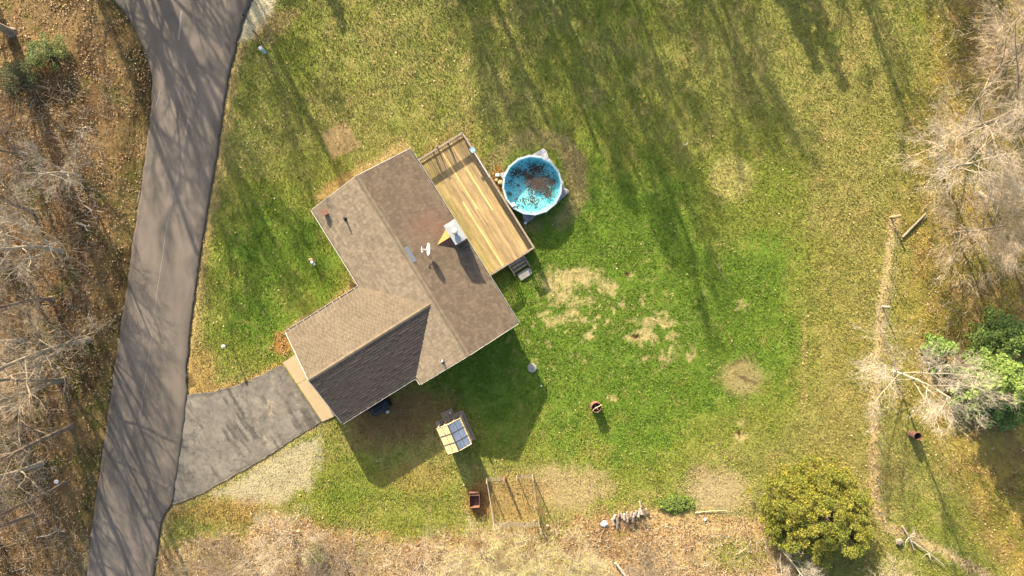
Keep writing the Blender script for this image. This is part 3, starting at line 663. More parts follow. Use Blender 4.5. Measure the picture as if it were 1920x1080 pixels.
# ------------------------------------------------------------------ deck
def build_deck():
    rng = random.Random(4); DZ = .60
    D = thing('wooden_deck', 'weathered wooden deck with railing along the back of the house', 'deck', DK0, TH)
    bw = .136; x = -.36; i = 0; new = {17: (0, .42), 24: (0, .52)}
    rows = int((DKW+.36)/bw)
    for i in range(rows):
        x0 = -.36+i*bw+.004; x1 = x0+bw-.010
        # joints staggered between rows
        cuts = [0.0] + sorted(rng.sample([2.44, 3.66, 4.88, 6.1, 7.3], 2)) + [DKL]
        xm = (x0+x1)/2; forced = None
        if i in (15, 16): cuts = [0, 5.5, DKL]; forced = 0 if i == 15 else None
        if i in (22,): cuts = [0, 6.2, DKL]; forced = 0
        if i == 10: cuts = [0, 4.4, DKL]; forced = 1
        for j in range(len(cuts)-1):
            b0, b1 = cuts[j]+.003, cuts[j+1]-.003; t = rng.uniform(.78, 1.12)
            moss = max(0, .75-xm/1.6)*rng.uniform(.5, 1.1)
            c = np.array((.28, .195, .09))*t*(1-moss)+np.array((.235, .20, .06))*moss*t
            if rng.random() < .25: c = c*np.array((.86, .88, .95))
            if forced == j: c = np.array((.56, .34, .12))
            z = DZ+rng.uniform(-.003, .003)
            nseg = 8; mb = MB(); vs = []; cs = []
            for k in range(nseg+1):
                y = -(b0+(b1-b0)*k/nseg); cc = c*(1+.22*(float(fbm(np.array(xm*1.3), np.array(y*.7), 130))-.5)*2)
                for px_, pz in ((x0, z-.035), (x1, z-.035), (x1, z), (x0, z)): vs.append((px_, y, pz)); cs.append(tuple(cc))
            fs = [(3, 2, 1, 0), (4*nseg, 4*nseg+1, 4*nseg+2, 4*nseg+3)]
            for k in range(nseg):
                for q in range(4): q2 = (q+1) % 4; fs.append((4*k+q, 4*k+q2, 4*k+4+q2, 4*k+4+q))
            mb.v = vs; mb.f = fs; mb.c = cs
            obj('deck_board', mb, M['wood'], D, label='newer orange deck board' if forced == j else None)
    jm = MB()
    for k in range(18): y = -.1-k*(DKL-.2)/17; jm.box(-.34, DKW-.05, y-.02, y+.02, DZ-.22, DZ-.045)
    obj('joist', jm, M['oldwood'], D, kind='stuff')
    fm = MB(); fm.box(-.36, DKW+.02, .002, .042, DZ-.24, DZ-.002); fm.box(DKW-.012, DKW+.028, -DKL, 0, DZ-.24, DZ-.002); fm.box(-.36, DKW+.02, -DKL-.042, -DKL-.004, DZ-.24, DZ-.002)
    obj('fascia', fm, M['oldwood'], D)
    pm = MB(); pm.box(-.045, .045, -.045, .045, 0, DZ+.93); pmesh = pm.mesh('rail_post'); pmesh.materials.append(M['oldwood'])
    bm = MB(); bm.box(-.03, .03, -.019, .019, DZ+.08, DZ+.80); bmesh_ = bm.mesh('baluster'); bmesh_.materials.append(M['oldwood'])
    def rail(p0, p1, posts, cap=True):
        p0 = Vector((*p0, 0)); p1 = Vector((*p1, 0)); d = p1-p0; L_ = d.length; ang = math.atan2(d.y, d.x)
        R = Matrix.Translation(p0) @ Matrix.Rotation(ang, 4, 'Z')
        c = MB(); c.box(-.06, L_+.06, -.07, .07, DZ+.90, DZ+.94, M=R); obj('rail_cap', c, M['oldwood'], D)
        c = MB(); c.box(0, L_, -.02, .02, DZ+.72, DZ+.895, M=R); c.box(0, L_, -.02, .02, DZ+.06, DZ+.14, M=R); obj('rail', c, M['oldwood'], D)
        for k in range(posts):
            t = k/(posts-1); o = bpy.data.objects.new('rail_post', pmesh); C.objects.link(o); o.parent = D; o.location = p0.lerp(p1, t)+Vector((0, 0, -.03)); o.rotation_euler = (0, 0, ang)
        n = int(L_/.155)
        for k in range(1, n):
            o = bpy.data.objects.new('baluster', bmesh_); C.objects.link(o); o.parent = D; o.location = p0.lerp(p1, k/n)+(R.to_3x3() @ Vector((0, -.04, 0))); o.rotation_euler = (0, 0, ang)
    rail((-.2, -.03), (DKW-.05, -.03), 4)
    rail((DKW-.04, -.10), (DKW-.04, -DKL+.02), 7)
    SX0, SX1 = 1.50, 2.82
    rail((.05, -DKL+.03), (SX0-.05, -DKL+.03), 2)
    rail((SX1+.05, -DKL+.03), (DKW-.15, -DKL+.03), 2)
    tall = MB(); tall.box(1.55, 1.67, .045, .165, 0, DZ+1.12); obj('rail_post', tall, M['oldwood'], D, label='taller dark post in the middle of the end rail')
    # stairs
    for k in range(3):
        z = DZ-.15*(k+1); y = -DKL-.05-.28*k; t = MB(); t.box(SX0, SX1, y-.215, y, z-.04, z)
        obj('stair_tread', t, M['darkwood'], D)
    for sx in (SX0-.055, SX1+.015):
        s = MB(); y0 = -DKL-.045; s.add([(sx, y0, DZ-.02), (sx, y0, DZ-.3), (sx, y0-.95, 0), (sx, y0-1.0, 0), (sx, y0-1.0, .14), (sx+.04, y0, DZ-.02), (sx+.04, y0, DZ-.3), (sx+.04, y0-.95, 0), (sx+.04, y0-1.0, 0), (sx+.04, y0-1.0, .14)],
              [(0, 1, 2, 3, 4), (9, 8, 7, 6, 5), (0, 5, 6, 1), (1, 6, 7, 2), (2, 7, 8, 3), (3, 8, 9, 4), (4, 9, 5, 0)])
        obj('stair_stringer', s, M['darkwood'], D)
        h = MB(); h.tube([(sx+.02, y0-.98, 0), (sx+.02, y0-.98, .98)], .045, 4); h.tube([(sx+.02, y0+.06, DZ+.84), (sx+.02, y0-1.0, .95)], .04, 4); obj('stair_handrail', h, M['oldwood'], D)
    # landing slab at the foot
    c = dloc((SX0+SX1)/2+.1, DKL+1.32); s = MB(); n = 12
    pts = [(-.58, -.3), (.30, -.3)]+[(.30+.3*math.sin(t), -.3*math.cos(t)) for t in [math.pi*k/n for k in range(1, n)]]+[(.30, .3), (-.58, .3)]
    s.prism(pts, 0, .08); o = obj('step_slab', s, mat('grey_slab', (.16, .155, .14), .9, noise=((5, .12), (40, .1)))); o.location = c; o.rotation_euler = (0, 0, TH)
    tag(o, 'grey slab with one rounded end at the foot of the deck stairs', 'paving slab')
    # skimmer net laid along the rail
    n0 = P(886, 281, 1.6); n1 = P(918, 333, 1.6); d = (n1-n0).to_2d(); ang = math.atan2(d.y, d.x)
    S = thing('skimmer_net', 'pale blue pool skimmer net with white pole resting on the deck rail', 'pool net', (n0.x, n0.y, DZ+.975), ang)
    m = MB(); m.tube([(.2, 0, 0), (d.length, 0, 0)], .022, 6); obj('pole', m, M['dish_white'], S)
    m = MB(); m.tube([(.2, 0, 0), (.12, .16, .01), (-.16, .18, .02), (-.2, 0, .02), (-.16, -.18, .02), (.12, -.16, .01), (.2, 0, 0)], .018, 5); obj('net_frame', m, M['net_blue'], S)
    m = MB()
    for k in range(7): t = -.16+k*.046; m.box(t-.014, t+.014, -.15, .15, .0, .006); m.box(-.17, .15, t-.014, t+.014, -.008, -.002)
    obj('net_mesh', m, M['net_blue'], S, kind='stuff')
build_deck()

# ------------------------------------------------------------------ pool
def build_pool():
    rng = random.Random(8); n = 16
    T = obj('ground_tarp', MB(), None); bpy.data.objects.remove(T)
    # crumpled tarp under the pool
    q = [P(1018, 279), P(1069, 361), P(987, 417), P(934, 330)]
    k = 40; g = np.linspace(0, 1, k); S, R_ = np.meshgrid(g, g)
    qa = [np.array(p) for p in q]
    XY = (qa[0]*(1-S[..., None])+qa[1]*S[..., None])*(1-R_[..., None])+(qa[3]*(1-S[..., None])+qa[2]*S[..., None])*R_[..., None]
    e = np.minimum(np.minimum(S, 1-S), np.minimum(R_, 1-R_))
    XY[..., 0] += (vnoise(S*9, R_*9, 3)-.5)*.30*(e < .06); XY[..., 1] += (vnoise(S*9, R_*9, 7)-.5)*.30*(e < .06)
    XY[..., 2] = .01+.12*np.abs(fbm(S*7, R_*7, 4)-.5)*2+.05*vnoise(S*22, R_*22, 6)
    idx = np.arange(k*k).reshape(k, k); F = np.stack([idx[:-1, :-1], idx[1:, :-1], idx[1:, 1:], idx[:-1, 1:]], -1).reshape(-1, 4)
    tag(obj('ground_tarp', mesh_np('ground_tarp', XY.reshape(-1, 3), F), M['tarp'], smooth=True), 'crumpled grey sheet spread on the ground under the pool', 'tarp')
    O = thing('swimming_pool', 'round above-ground swimming pool with leaves drifting on turquoise water', 'pool', POOL, 0)
    R = POOL_R; a0 = .1
    m = MB(); m.lathe([(R-.03, 0), (R-.03, 1.2)], n*2, a0=a0); obj('wall', m, M['poolwall'], O)
    m = MB(); m.lathe([(R-.055, 1.2), (R-.06, .44), (R-.2, .30), (R-.5, .28), (.001, .28)], n*2, a0=a0); obj('liner', m, M['liner'], O, smooth=True)
    # rim ledges, one per bay
    for i in range(n):
        t0 = a0+2*math.pi*i/n; t1 = a0+2*math.pi*(i+1)/n; m = MB(); w = .01
        ring = lambda r, t, z: (r*math.cos(t), r*math.sin(t), z)
        vs = [ring(r, t, z) for z in (1.185, 1.225) for r, t in ((R-.10, t0+w), (R+.05, t0+w), (R+.05, t1-w), (R-.10, t1-w))]
        m.add(vs, [(3, 2, 1, 0), (4, 5, 6, 7), (0, 1, 5, 4), (1, 2, 6, 5), (2, 3, 7, 6), (3, 0, 4, 7)]); obj('rim_ledge', m, M['rim'], O)
        u = MB(); u.box(R-.02, R+.045, -.05, .05, .02, 1.18); uo = obj('upright', u, M['poolwall'], O); uo.rotation_euler = (0, 0, t0)
        jc = MB(); jc.box(R-.105, R+.06, -.06, .06, 1.226, 1.242); jo = obj('rim_cap', jc, M['rim'], O); jo.rotation_euler = (0, 0, t0)
    m = MB(); m.lathe([(.001, .50), (R-.075, .50)], 32, a0=a0); obj('water', m, M['water'], O)
    # white skimmer box hooked on the rim
    p = P(962, 383, 1.25)-POOL; s = MB(); s.box(-.15, .15, -.13, .13, 1.0, 1.30); s.box(-.19, .19, -.17, -.12, 1.2, 1.30)
    so = obj('skimmer_box', s, M['dish_white'], O); so.location = (p.x, p.y, 0); so.rotation_euler = (0, 0, .5)
    # drifting leaves: clusters read off the photo
    B = [(325, 430, 45, 60), (420, 440, 38, 45), (545, 380, 55, 75), (610, 380, 55, 60), (500, 480, 45, 70), (540, 545, 75, 110), (630, 520, 70, 80), (715, 500, 60, 60), (760, 570, 35, 26), (800, 525, 22, 16), (700, 640, 50, 60),
         (720, 715, 38, 50), (560, 620, 50, 60), (530, 770, 45, 55), (640, 600, 50, 70), (230, 695, 25, 14), (340, 872, 22, 12), (250, 545, 25, 10), (345, 590, 20, 8), (580, 860, 18, 6), (430, 790, 30, 14)]
    V = []; F = []; Cc = []
    def leaf(x, y, z):
        s = rng.uniform(.03, .085); t = rng.uniform(0, 6.28); c, d = math.cos(t), math.sin(t); b = len(V)
        for px_, py in ((-1, 0), (0, -.6), (1.1, 0), (0, .6)): V.append((x+s*(px_*c-py*d), y+s*(px_*d+py*c), z+rng.uniform(0, .02)))
        F.append((b, b+1, b+2, b+3)); f = rng.uniform(.5, 1.4); cc = rng.choice(((.03, .022, .018), (.045, .028, .02), (.025, .02, .018), (.08, .05, .028))); Cc.extend([(cc[0]*f, cc[1]*f, cc[2]*f)]*4)
    for bx, by, r, nn in B:
        for _ in range(int(nn*1.9)):
            d = P(920+(bx+rng.gauss(0, r*.85))/6.75, 260+(by+rng.gauss(0, r*.62))/6.75, .50)-POOL
            if d.to_2d().length < R-.15: leaf(d.x, d.y, .504)
    for _ in range(460):
        t = rng.uniform(0, 6.28); r = (R-.15)*math.sqrt(rng.random()); leaf(r*math.cos(t), r*math.sin(t), .504)
    lo = obj('pool_leaves', mesh_np('pool_leaves', np.array(V), np.array(F), np.array(Cc)), M['leaf']); lo.location = POOL; tag(lo, kind='stuff')
    # loose stones between deck and pool
    for i, (u, v, s, mt, lb) in enumerate(((933, 329, .17, 'white_stone', 'pale rounded stone between pool and deck, uppermost of the stones'), (938, 343, .22, 'stone', 'large flat orange stone beside the pool tarp'), (931, 338, .15, 'stone', 'small orange stone against the deck edge'), (985, 418, .13, 'white_stone', 'pale stone holding down the lower tip of the tarp'))):
        o = rock(s, i); o.data.materials.append(M[mt]); o.location = P(u, v, 0)+Vector((0, 0, s*.2)); tag(o, lb, 'stone', 'loose stones by the pool')

def rock(s, seed):
    r = random.Random(seed); m = MB(); n = 8
    prof = [(.001, .55), (.5, .5), (.95, .2), (1, -.1), (.8, -.4)]
    m.lathe([(a*s, b*s) for a, b in prof], n); m.v = [(x*r.uniform(.8, 1.2), y*r.uniform(.75, 1.1), z*r.uniform(.8, 1.1)) for x, y, z in m.v]
    return obj('stone', m, None)
build_pool()

# ------------------------------------------------------------------ greenhouse
def build_greenhouse():
    c = P(851, 819, 2.0); c.z = 0; ang = math.atan2(19, 41)-math.radians(1)
    G = thing('greenhouse', 'small gabled greenhouse with pale lumber frame and translucent roof panels', 'greenhouse', c, ang)
    hw, hl, ev, rd = .92, 1.02, 1.72, 2.36
    rng = random.Random(2)
    m = MB()
    for i in range(14):
        x0 = -1.22+i*.172; b = MB(); f = rng.uniform(.8, 1.15); b.box(x0, x0+.163, -1.18, 1.32, .06, .10, (.19*f, .15*f, .11*f)); obj('floor_board', b, M['wood'], G)
    b = MB(); b.box(-1.24, 1.2, -1.2, 1.34, -.02, .058); obj('floor_frame', b, M['oldwood'], G)
    # frame posts and plates
    f = MB(); t = .045
    for x in (-hw, hw):
        for y in (-hl, -hl/3, hl/3, hl): f.box(x-t, x+t, y-t, y+t, .1, ev)
        f.box(x-t-.004, x+t+.004, -hl-t, hl+t, ev, ev+.07)
    obj('frame', f, M['lumber'], G)
    for s in (1, -1):
        y = s*hl; e = MB(); e.box(-hw+t, hw-t, y-t, y+t, ev-.012, ev+.058); e.box(-.42, -.34, y-t+.004, y+t-.004, .1, ev-.012); e.box(.34, .42, y-t+.004, y+t-.004, .1, ev-.012); e.box(-.04, .04, y-t+.004, y+t-.004, ev+.06, rd-.06)
        obj('end_frame', e, M['lumber'], G)
    # wall panels
    for x in (-hw, hw):
        for k in range(3):
            p = MB(); y0 = -hl+k*2*hl/3+t; p.box(x-.006, x+.006, y0, y0+2*hl/3-2*t, .12, ev-.01); obj('wall_panel', p, M['polycarb'], G)
    p = MB(); p.box(-hw+t, -.43, -hl-.006, -hl+.006, .12, ev-.02); p.box(.43, hw-t, -hl-.006, -hl+.006, .12, ev-.02); obj('wall_panel', p, M['polycarb'], G)
    p = MB(); p.box(-.33, .33, -hl-.006, -hl+.006, .12, ev-.02); obj('wall_panel', p, M['polycarb'], G)
    # roof panels and bars
    sl = (rd-ev-.07)/hw; ov = .07; ex = .06; L = 2*hl+2*ex
    def rp(s, x, y, dz=0): return (s*x, y, ev+.08+(hw-x)*sl+dz)
    for s in (-1, 1):
        for i in range(3):
            for j in range(2):
                y0 = -hl-ex+i*L/3+.02; y1 = y0+L/3-.04; x0 = j*(hw+ov)/2+.03; x1 = x0+(hw+ov)/2-.03
                q = [rp(s, x0, y0), rp(s, x1, y0), rp(s, x1, y1), rp(s, x0, y1)]; qb = [(a, b_, z-.012) for a, b_, z in q]
                p = MB(); fs = [(0, 1, 2, 3), (7, 6, 5, 4), (0, 4, 5, 1), (1, 5, 6, 2), (2, 6, 7, 3), (3, 7, 4, 0)]
                p.add(q+qb, fs if s > 0 else [tuple(reversed(a)) for a in fs]); obj('roof_panel', p, M['polycarb'] if s < 0 else M['sky_toned_panel'], G)
        for i in range(4):
            y = -hl-ex+i*L/3; p = MB(); p.tube([rp(s, 0, y, .005), rp(s, hw+ov, y, .005)], .03 if i in (1, 2) else .022, 4); obj('glazing_bar', p, M['dark_metal'] if i in (1, 2) else M['lumber'], G)
        p = MB(); xx = (hw+ov)/2+.015; p.tube([rp(s, xx, -hl-ex, .002), rp(s, xx, hl+ex, .002)], .014, 4); obj('glazing_bar', p, M['dark_metal'], G)
        p = MB(); p.tube([rp(s, hw+ov, -hl-ex, 0), rp(s, hw+ov, hl+ex, 0)], .022, 4); obj('eave_bar', p, M['lumber'], G)
    p = MB(); p.box(-.045, .045, -hl-ex, hl+ex, rd+.02, rd+.06); obj('ridge_bar', p, M['dark_metal'], G)
    s = MB(); s.box(-.55, .45, 1.36, 1.82, 0, .07); o = obj('door_step', s, M['oldwood'], G)
    s = MB(); s.lathe([(.001, 0), (.07, 0), (.075, .16), (.001, .17)], 10); o = obj('paint_tin', s, M['white_paint']); w = c+Matrix.Rotation(ang, 3, 'Z') @ Vector((.2, 1.55, .07)); o.location = w; tag(o, 'small white tin standing on the step of the greenhouse', 'tin')
build_greenhouse()

# ------------------------------------------------------------------ yard things
def build_yard():
    rng = random.Random(12)
    # covered grill under the garage eave
    c = P(712, 764, .6); c.z = 0; G = thing('covered_grill', 'bulky grill under a black cover against the garage wall', 'grill', c, TH)
    m = MB()
    def ring(w, d, z, r=.12): return [(sx*w-(r if i else 0)*sx, sy*d-(0 if i else r)*sy, z) for sx, sy, ii in ((-1, -1, 0), (1, -1, 1), (1, 1, 0), (-1, 1, 1)) for i in ((0, 1) if ii == 0 else (1, 0))]
    lv = [ring(.86, .42, .03), ring(.83, .40, .6), ring(.80, .38, .88), ring(.52, .33, 1.05), ring(.40, .20, 1.14)]
    vs = sum(lv, []); fs = []
    for i in range(len(lv)-1):
        for k in range(8): k2 = (k+1) % 8; fs.append((i*8+k, i*8+k2, i*8+8+k2, i*8+8+k))
    fs.append(tuple(range(32, 40))); m.add(vs, fs); obj('cover', m, M['cover'], G, smooth=False)
    m = MB(); m.tube([(-.6, -.3, 0), (-.6, -.3, .1)], .05, 6); m.tube([(.6, -.3, 0), (.6, -.3, .1)], .05, 6); obj('leg', m, M['dark_metal'], G)
    m = MB(); m.lathe([(.001, 0), (.13, 0), (.15, .1), (.15, .3), (.08, .38), (.001, .38)], 12, (.25, -.62, 0)); o = obj('gas_bottle', m, M['steel']); o.location = c; o.rotation_euler = (0, 0, TH); tag(o, 'grey gas bottle on the ground beside the black grill cover', 'gas bottle')
    # septic lid
    m = MB(); m.lathe([(.001, .16), (.06, .16), (.06, .12), (.34, .11), (.37, .08), (.37, -.02)], 28); o = obj('tank_lid', m, M['pale_concrete']); o.location = P(997.5, 690, .1); o.location.z = 0; tag(o, 'round pale concrete tank lid on the lawn at the house shadow edge', 'tank lid')
    o = rock(.07, 31); o.data.materials.append(M['white_stone']); o.location = P(1015, 724); o.name = 'stone'; tag(o, 'tiny white stone lying in the house shadow', 'stone')
    # burn barrel
    def barrel(u, v, r, h, label, mt, tilt=0):
        B = thing('burn_barrel', label, 'barrel', P(u, v), rng.uniform(0, 3), 'rusty barrels'); B.rotation_euler.x = tilt
        m = MB(); m.lathe([(r, 0), (r, h*.32), (r*1.04, h*.34), (r, h*.36), (r, h*.64), (r*1.04, h*.66), (r, h*.68), (r, h), (r*.93, h+.01), (r*.93, .15)], 26); obj('shell', m, mt, B, smooth=False)
        m = MB(); m.lathe([(.001, h*.42), (r*.92, h*.36)], 16); obj('ash', m, M['ash'], B)
        return B
    barrel(1116, 761, .40, .80, 'rusty open burn barrel with sticks on the green lawn', M['rust'])
    for i, (a, b, z0, z1, lb) in enumerate((((-.25, -.2), (.42, .25), .55, .92, 'pale stick poking out over the rim of the burn barrel'), ((-.1, .2), (.15, -.2), .45, .6, 'short charred stick lying inside the burn barrel'), ((-.3, -.28), (-.02, .02), .72, .5, 'pale stick leaning inside the burn barrel towards the house'))):
        m = MB(); m.tube([(a[0], a[1], z0), (b[0], b[1], z1)], .03, 6); o = obj('stick', m, M['lumber'] if i != 1 else M['bark']); o.location = P(1116, 761); tag(o, lb, 'stick')
    barrel(1709, 814, .31, .85, 'orange rusty barrel beneath the silver bare tree', M['dark_rust'])
    # small posts and standing things
    m = MB(); m.lathe([(.05, 0), (.05, .52), (.065, .52), (.065, .60), (.001, .60)], 12); o = obj('clean_out_pipe', m, M['white_paint']); o.location = P(1285, 272); tag(o, 'short white pipe standing alone in the open back lawn', 'pipe')
    W = thing('well_head', 'white capped well head pipe on the front lawn', 'well head', P(589, 492), .4)
    m = MB(); m.lathe([(.09, 0), (.09, .55)], 14); obj('casing', m, M['steel'], W); m = MB(); m.lathe([(.001, .66), (.10, .65), (.13, .6), (.13, .55), (.09, .55)], 14); obj('cap', m, M['dish_white'], W)
    m = MB(); m.lathe([(.08, .3), (.10, .42), (.001, .48)], 10, (.05, -.2, 0)); m.tube([(.05, -.2, 0), (.05, -.2, .3)], .04, 6); obj('elbow', m, M['dish_white'], W)
    o = rock(.17, 44); o.data.materials.append(M['stone']); o.location = P(583, 487)+Vector((0, 0, .03)); tag(o, 'brown stone beside the white well head', 'stone')
    # yard lamp
    Lp = thing('yard_lamp', 'post lamp with white lantern on the front lawn near the drive', 'lamp', P(433, 647), .3)
    m = MB(); m.tube([(0, 0, 0), (0, 0, 1.15)], .035, 8); obj('post', m, M['dark_metal'], Lp)
    m = MB(); m.lathe([(.07, 1.15), (.14, 1.42), (.10, 1.42)], 6); obj('lantern', m, M['dish_white'], Lp); m = MB(); m.lathe([(.17, 1.42), (.10, 1.52), (.001, 1.56)], 6); obj('lantern_roof', m, M['white_paint'], Lp)
    m = MB(); m.tube([(0, 0, 1.05), (-.32, .08, 1.08)], .018, 6); obj('crossbar', m, M['steel'], Lp)
    # utility pedestal and rods by the road
    U = thing('utility_pedestal', 'green utility pedestal with pale cap at the lawn edge by the road', 'pedestal', P(497, 98), .5)
    m = MB(); m.box(-.11, .11, -.11, .11, 0, .85); obj('case', m, M['pedestal'], U); m = MB(); m.box(-.13, .13, -.13, .13, .852, .99); m.box(-.10, .10, -.10, .10, .992, 1.03); obj('cap', m, M['dish_white'], U)
    m = MB(); m.tube([(0, 0, 0), (0, 0, 1.1)], .04, 6); o = obj('marker_post', m, M['rust']); o.location = P(483, 67); tag(o, 'stubby rusty marker post nearest the utility pedestal', 'post')
    Rd = thing('marker_rod', 'tall thin rod with small plate at the mouth of the road', 'marker', P(480, 52), .2)
    m = MB(); m.tube([(0, 0, 0), (0, 0, 2.7)], .02, 6); obj('rod', m, M['dark_metal'], Rd); m = MB(); m.box(-.12, .12, -.01, .01, 2.25, 2.68); obj('plate', m, M['dark_metal'], Rd)
    # crate
    c = P(890, 936, .3); c.z = 0; K = thing('wooden_crate', 'open reddish brown wooden box standing in the greenhouse shadow', 'crate', c, .03)
    w, l, h = .40, .60, .55
    for nm, a in (('side_board', (-w, -w+.04, -l, l, .02, h)), ('side_board', (w-.04, w, -l, l, .02, h)), ('end_board', (-w+.043, w-.043, -l, -l+.05, .02, h+.03)), ('end_board', (-w+.043, w-.043, l-.05, l, .02, h+.03)), ('floor', (-w+.043, w-.043, -l+.053, l-.053, .02, .06)), ('crosspiece', (-w+.043, w-.043, .33, .42, h-.08, h-.03))):
        m = MB(); m.box(*a); obj(nm, m, M['dark_rust'] if nm != 'end_board' else M['rust'], K)
    # kitchen garden of posts and wire
    posts = [(913, 895, 1.6, .05), (946, 894, 1.55, .10), (969, 892, 1.3, .045), (998, 890, 1.65, .055), (1010, 978, 1.2, .05), (926, 980, 1.4, .05), (955, 984, 1.0, .04), (1003, 948, 1.1, .04)]
    E = thing('garden_fence', 'ramshackle wire garden enclosure on rough wooden posts below the greenhouse', 'fence', P(960, 935), 0)
    cc = P(960, 935)
    for u, v, h, r in posts:
        p = P(u, v)-cc; m = MB(); m.tube([(p.x, p.y, -.02), (p.x+rng.uniform(-.05, .05), p.y+rng.uniform(-.05, .05), h)], [r, r*.85], 6); obj('post', m, M['oldwood'] if r < .1 else M['rust'], E)
    def wires(a, b, h, step=.11, sag=0):
        a = P(*a)-cc; b = P(*b)-cc; L_ = (b-a).length; m = MB(); n = int(L_/step); r = .0055
        for k in range(n+1): p = a.lerp(b, k/n); m.tube([(p.x, p.y, .02), (p.x+rng.uniform(-.02, .02), p.y+rng.uniform(-.05, .05), h)], r, 3, False)
        for z in np.arange(.1, h+.01, .12): m.tube([(a.x, a.y, z), ((a.x+b.x)/2, (a.y+b.y)/2+rng.uniform(-.04, .04), z-sag), (b.x, b.y, z)], r, 3, False)
        obj('wire_panel', m, M['wire'], E, kind='stuff')
    wires((913, 895), (946, 894), 1.05); wires((969, 892), (998, 890), .9); wires((926, 980), (1010, 978), 1.1); wires((998, 890), (1010, 978), 1.0); wires((913, 895), (926, 980), .9)
    # boundary fence
    F = thing('boundary_fence', 'thin wire boundary fence on steel posts along the row of fallen leaves', 'fence', P(1660, 640), 0); fc = P(1660, 640)
    pp = [(1673, 410), (1670, 457), (1667, 507), (1661, 545), (1656, 578), (1650, 625), (1643, 672), (1636, 717), (1641, 775), (1647, 831), (1643, 899), (1648, 960)]
    pm = MB(); pm.box(-.03, .03, -.008, .008, -.05, 1.2); pm.box(-.008, .008, .008, .05, -.05, 1.2); me = pm.mesh('post'); me.materials.append(M['post_steel'])
    for i, (u, v) in enumerate(pp):
        o = bpy.data.objects.new('post', me); C.objects.link(o); o.parent = F; o.location = P(u, v)-fc; o.rotation_euler = (rng.uniform(-.04, .04), rng.uniform(-.04, .04), rng.uniform(0, .5))
    for z in (.35, .75, 1.1):
        m = MB(); m.tube([(*(P(u, v)-fc).to_2d(), z) for u, v in pp], .004, 3); obj('wire', m, M['wire'], F)
    for (u, v, mt, h, lb) in ((1673, 409, 'lumber', 1.25, 'pale wooden end post at the upper end of the boundary fence'), (1657, 577, 'white_paint', 1.0, 'white stake standing in the boundary leaf row')):
        m = MB(); m.box(-.05, .05, -.05, .05, -.05, h); o = obj('stake', m, M[mt]); o.location = P(u, v)+Vector((-.1, .12, 0)); tag(o, lb, 'post')
    # firewood row
    logs = [(1152, 968), (1157, 975), (1160, 962), (1165, 966), (1170, 968), (1175, 965), (1179, 968), (1183, 963), (1188, 966), (1192, 961), (1197, 963), (1201, 958), (1205, 960), (1157, 985), (1149, 978), (1200, 945), (1212, 957), (1176, 972), (1186, 971)]
    words = ['first', 'second', 'third', 'fourth', 'fifth', 'sixth', 'seventh', 'eighth', 'ninth', 'tenth', 'eleventh', 'twelfth', 'thirteenth']
    for i, (u, v) in enumerate(logs):
        r = rng.uniform(.085, .13); l = rng.uniform(.36, .52); m = MB(); n = 7; f = rng.uniform(.8, 1.2); t = rng.choice(((.25, .19, .145), (.20, .14, .10), (.29, .245, .20), (.15, .115, .09)))
        ang = math.radians(90+rng.uniform(-24, 24)); z = r*.9 if i < 13 else r*.8
        if i >= 17: z += .17
        d = Vector((math.cos(ang), math.sin(ang), rng.uniform(-.1, .25))); m.tube([tuple(-d*l/2), tuple(d*l/2)], [r, r*rng.uniform(.85, 1.05)], n, col=tuple(x*f for x in t))
        o = obj('firewood_log', m, M['splitwood']); o.location = P(u, v)+Vector((0, 0, z+.02))
        lb = ('%s split log from the white stone end of the firewood row' % words[i]) if i < 13 else {13: 'stray log lying below the firewood row near the white stone', 14: 'tipped log at the very end of the firewood row beside the white stone', 15: 'single log lying above the right end of the firewood row', 16: 'outermost log at the weedy end of the firewood row', 17: 'split log stacked on top of the middle of the firewood row', 18: 'log stacked on the firewood row nearer its weedy end'}[i]
        tag(o, lb, 'log', 'split firewood logs')
    m = MB()
    for k in range(60):
        u = rng.uniform(1160, 1208); v = 978+rng.uniform(-4, 10); p = P(u, v); a = rng.uniform(-.5, .5); l = rng.uniform(.3, .8)
        m.tube([(p.x, p.y, rng.uniform(.02, .2)), (p.x+l*math.cos(a), p.y+l*math.sin(a), rng.uniform(.02, .25))], .009, 3)
    tag(obj('kindling', m, M['bark_brown']), kind='stuff')
    for u, v, s, lb, i in ((1133, 982, .26, 'large bright white stone at the end of the firewood row', 51), (1322, 974, .12, 'small white stone among fallen leaves near the bare soil', 52), (1027, 986, .15, 'pale stone just outside the garden fence corner', 53), (106, 903, .2, 'white plastic bag scrap lying on the woodland leaves', 54), (560, 996, .16, 'tan stone under the small bare tree by the drive', 55)):
        o = rock(s, i); o.data.materials.append(M['white_stone'] if i not in (53, 55) else M['stone']); o.location = P(u, v)+Vector((0, 0, .02)); tag(o, lb, 'stone' if i != 54 else 'litter')
        if i == 54: o.name = 'plastic_scrap'
    # fallen logs and branches
    def branch(pts, r0, r1, label, mt='bark_white', name='fallen_branch', cat='branch', sub=0):
        q = [P(u, v)+Vector((0, 0, z)) for u, v, z in pts]; o0 = q[0].copy(); o0.z = 0; m = MB(); n = len(q)
        m.tube([tuple(p-o0) for p in q], [r0+(r1-r0)*i/(n-1) for i in range(n)], 7)
        for s in range(sub):
            k = rng.randrange(1, n-1) if n > 2 else 0; b = q[k]-o0; a = rng.uniform(0, 6.28); l = rng.uniform(.4, 1.0)
            m.tube([tuple(b), tuple(b+Vector((l*.5*math.cos(a), l*.5*math.sin(a), .12))), tuple(b+Vector((l*math.cos(a+.4), l*math.sin(a+.4), .1)))], [r1, r1*.7, r1*.3], 4)
        o = obj(name, m, M[mt]); o.location = o0; tag(o, label, cat)
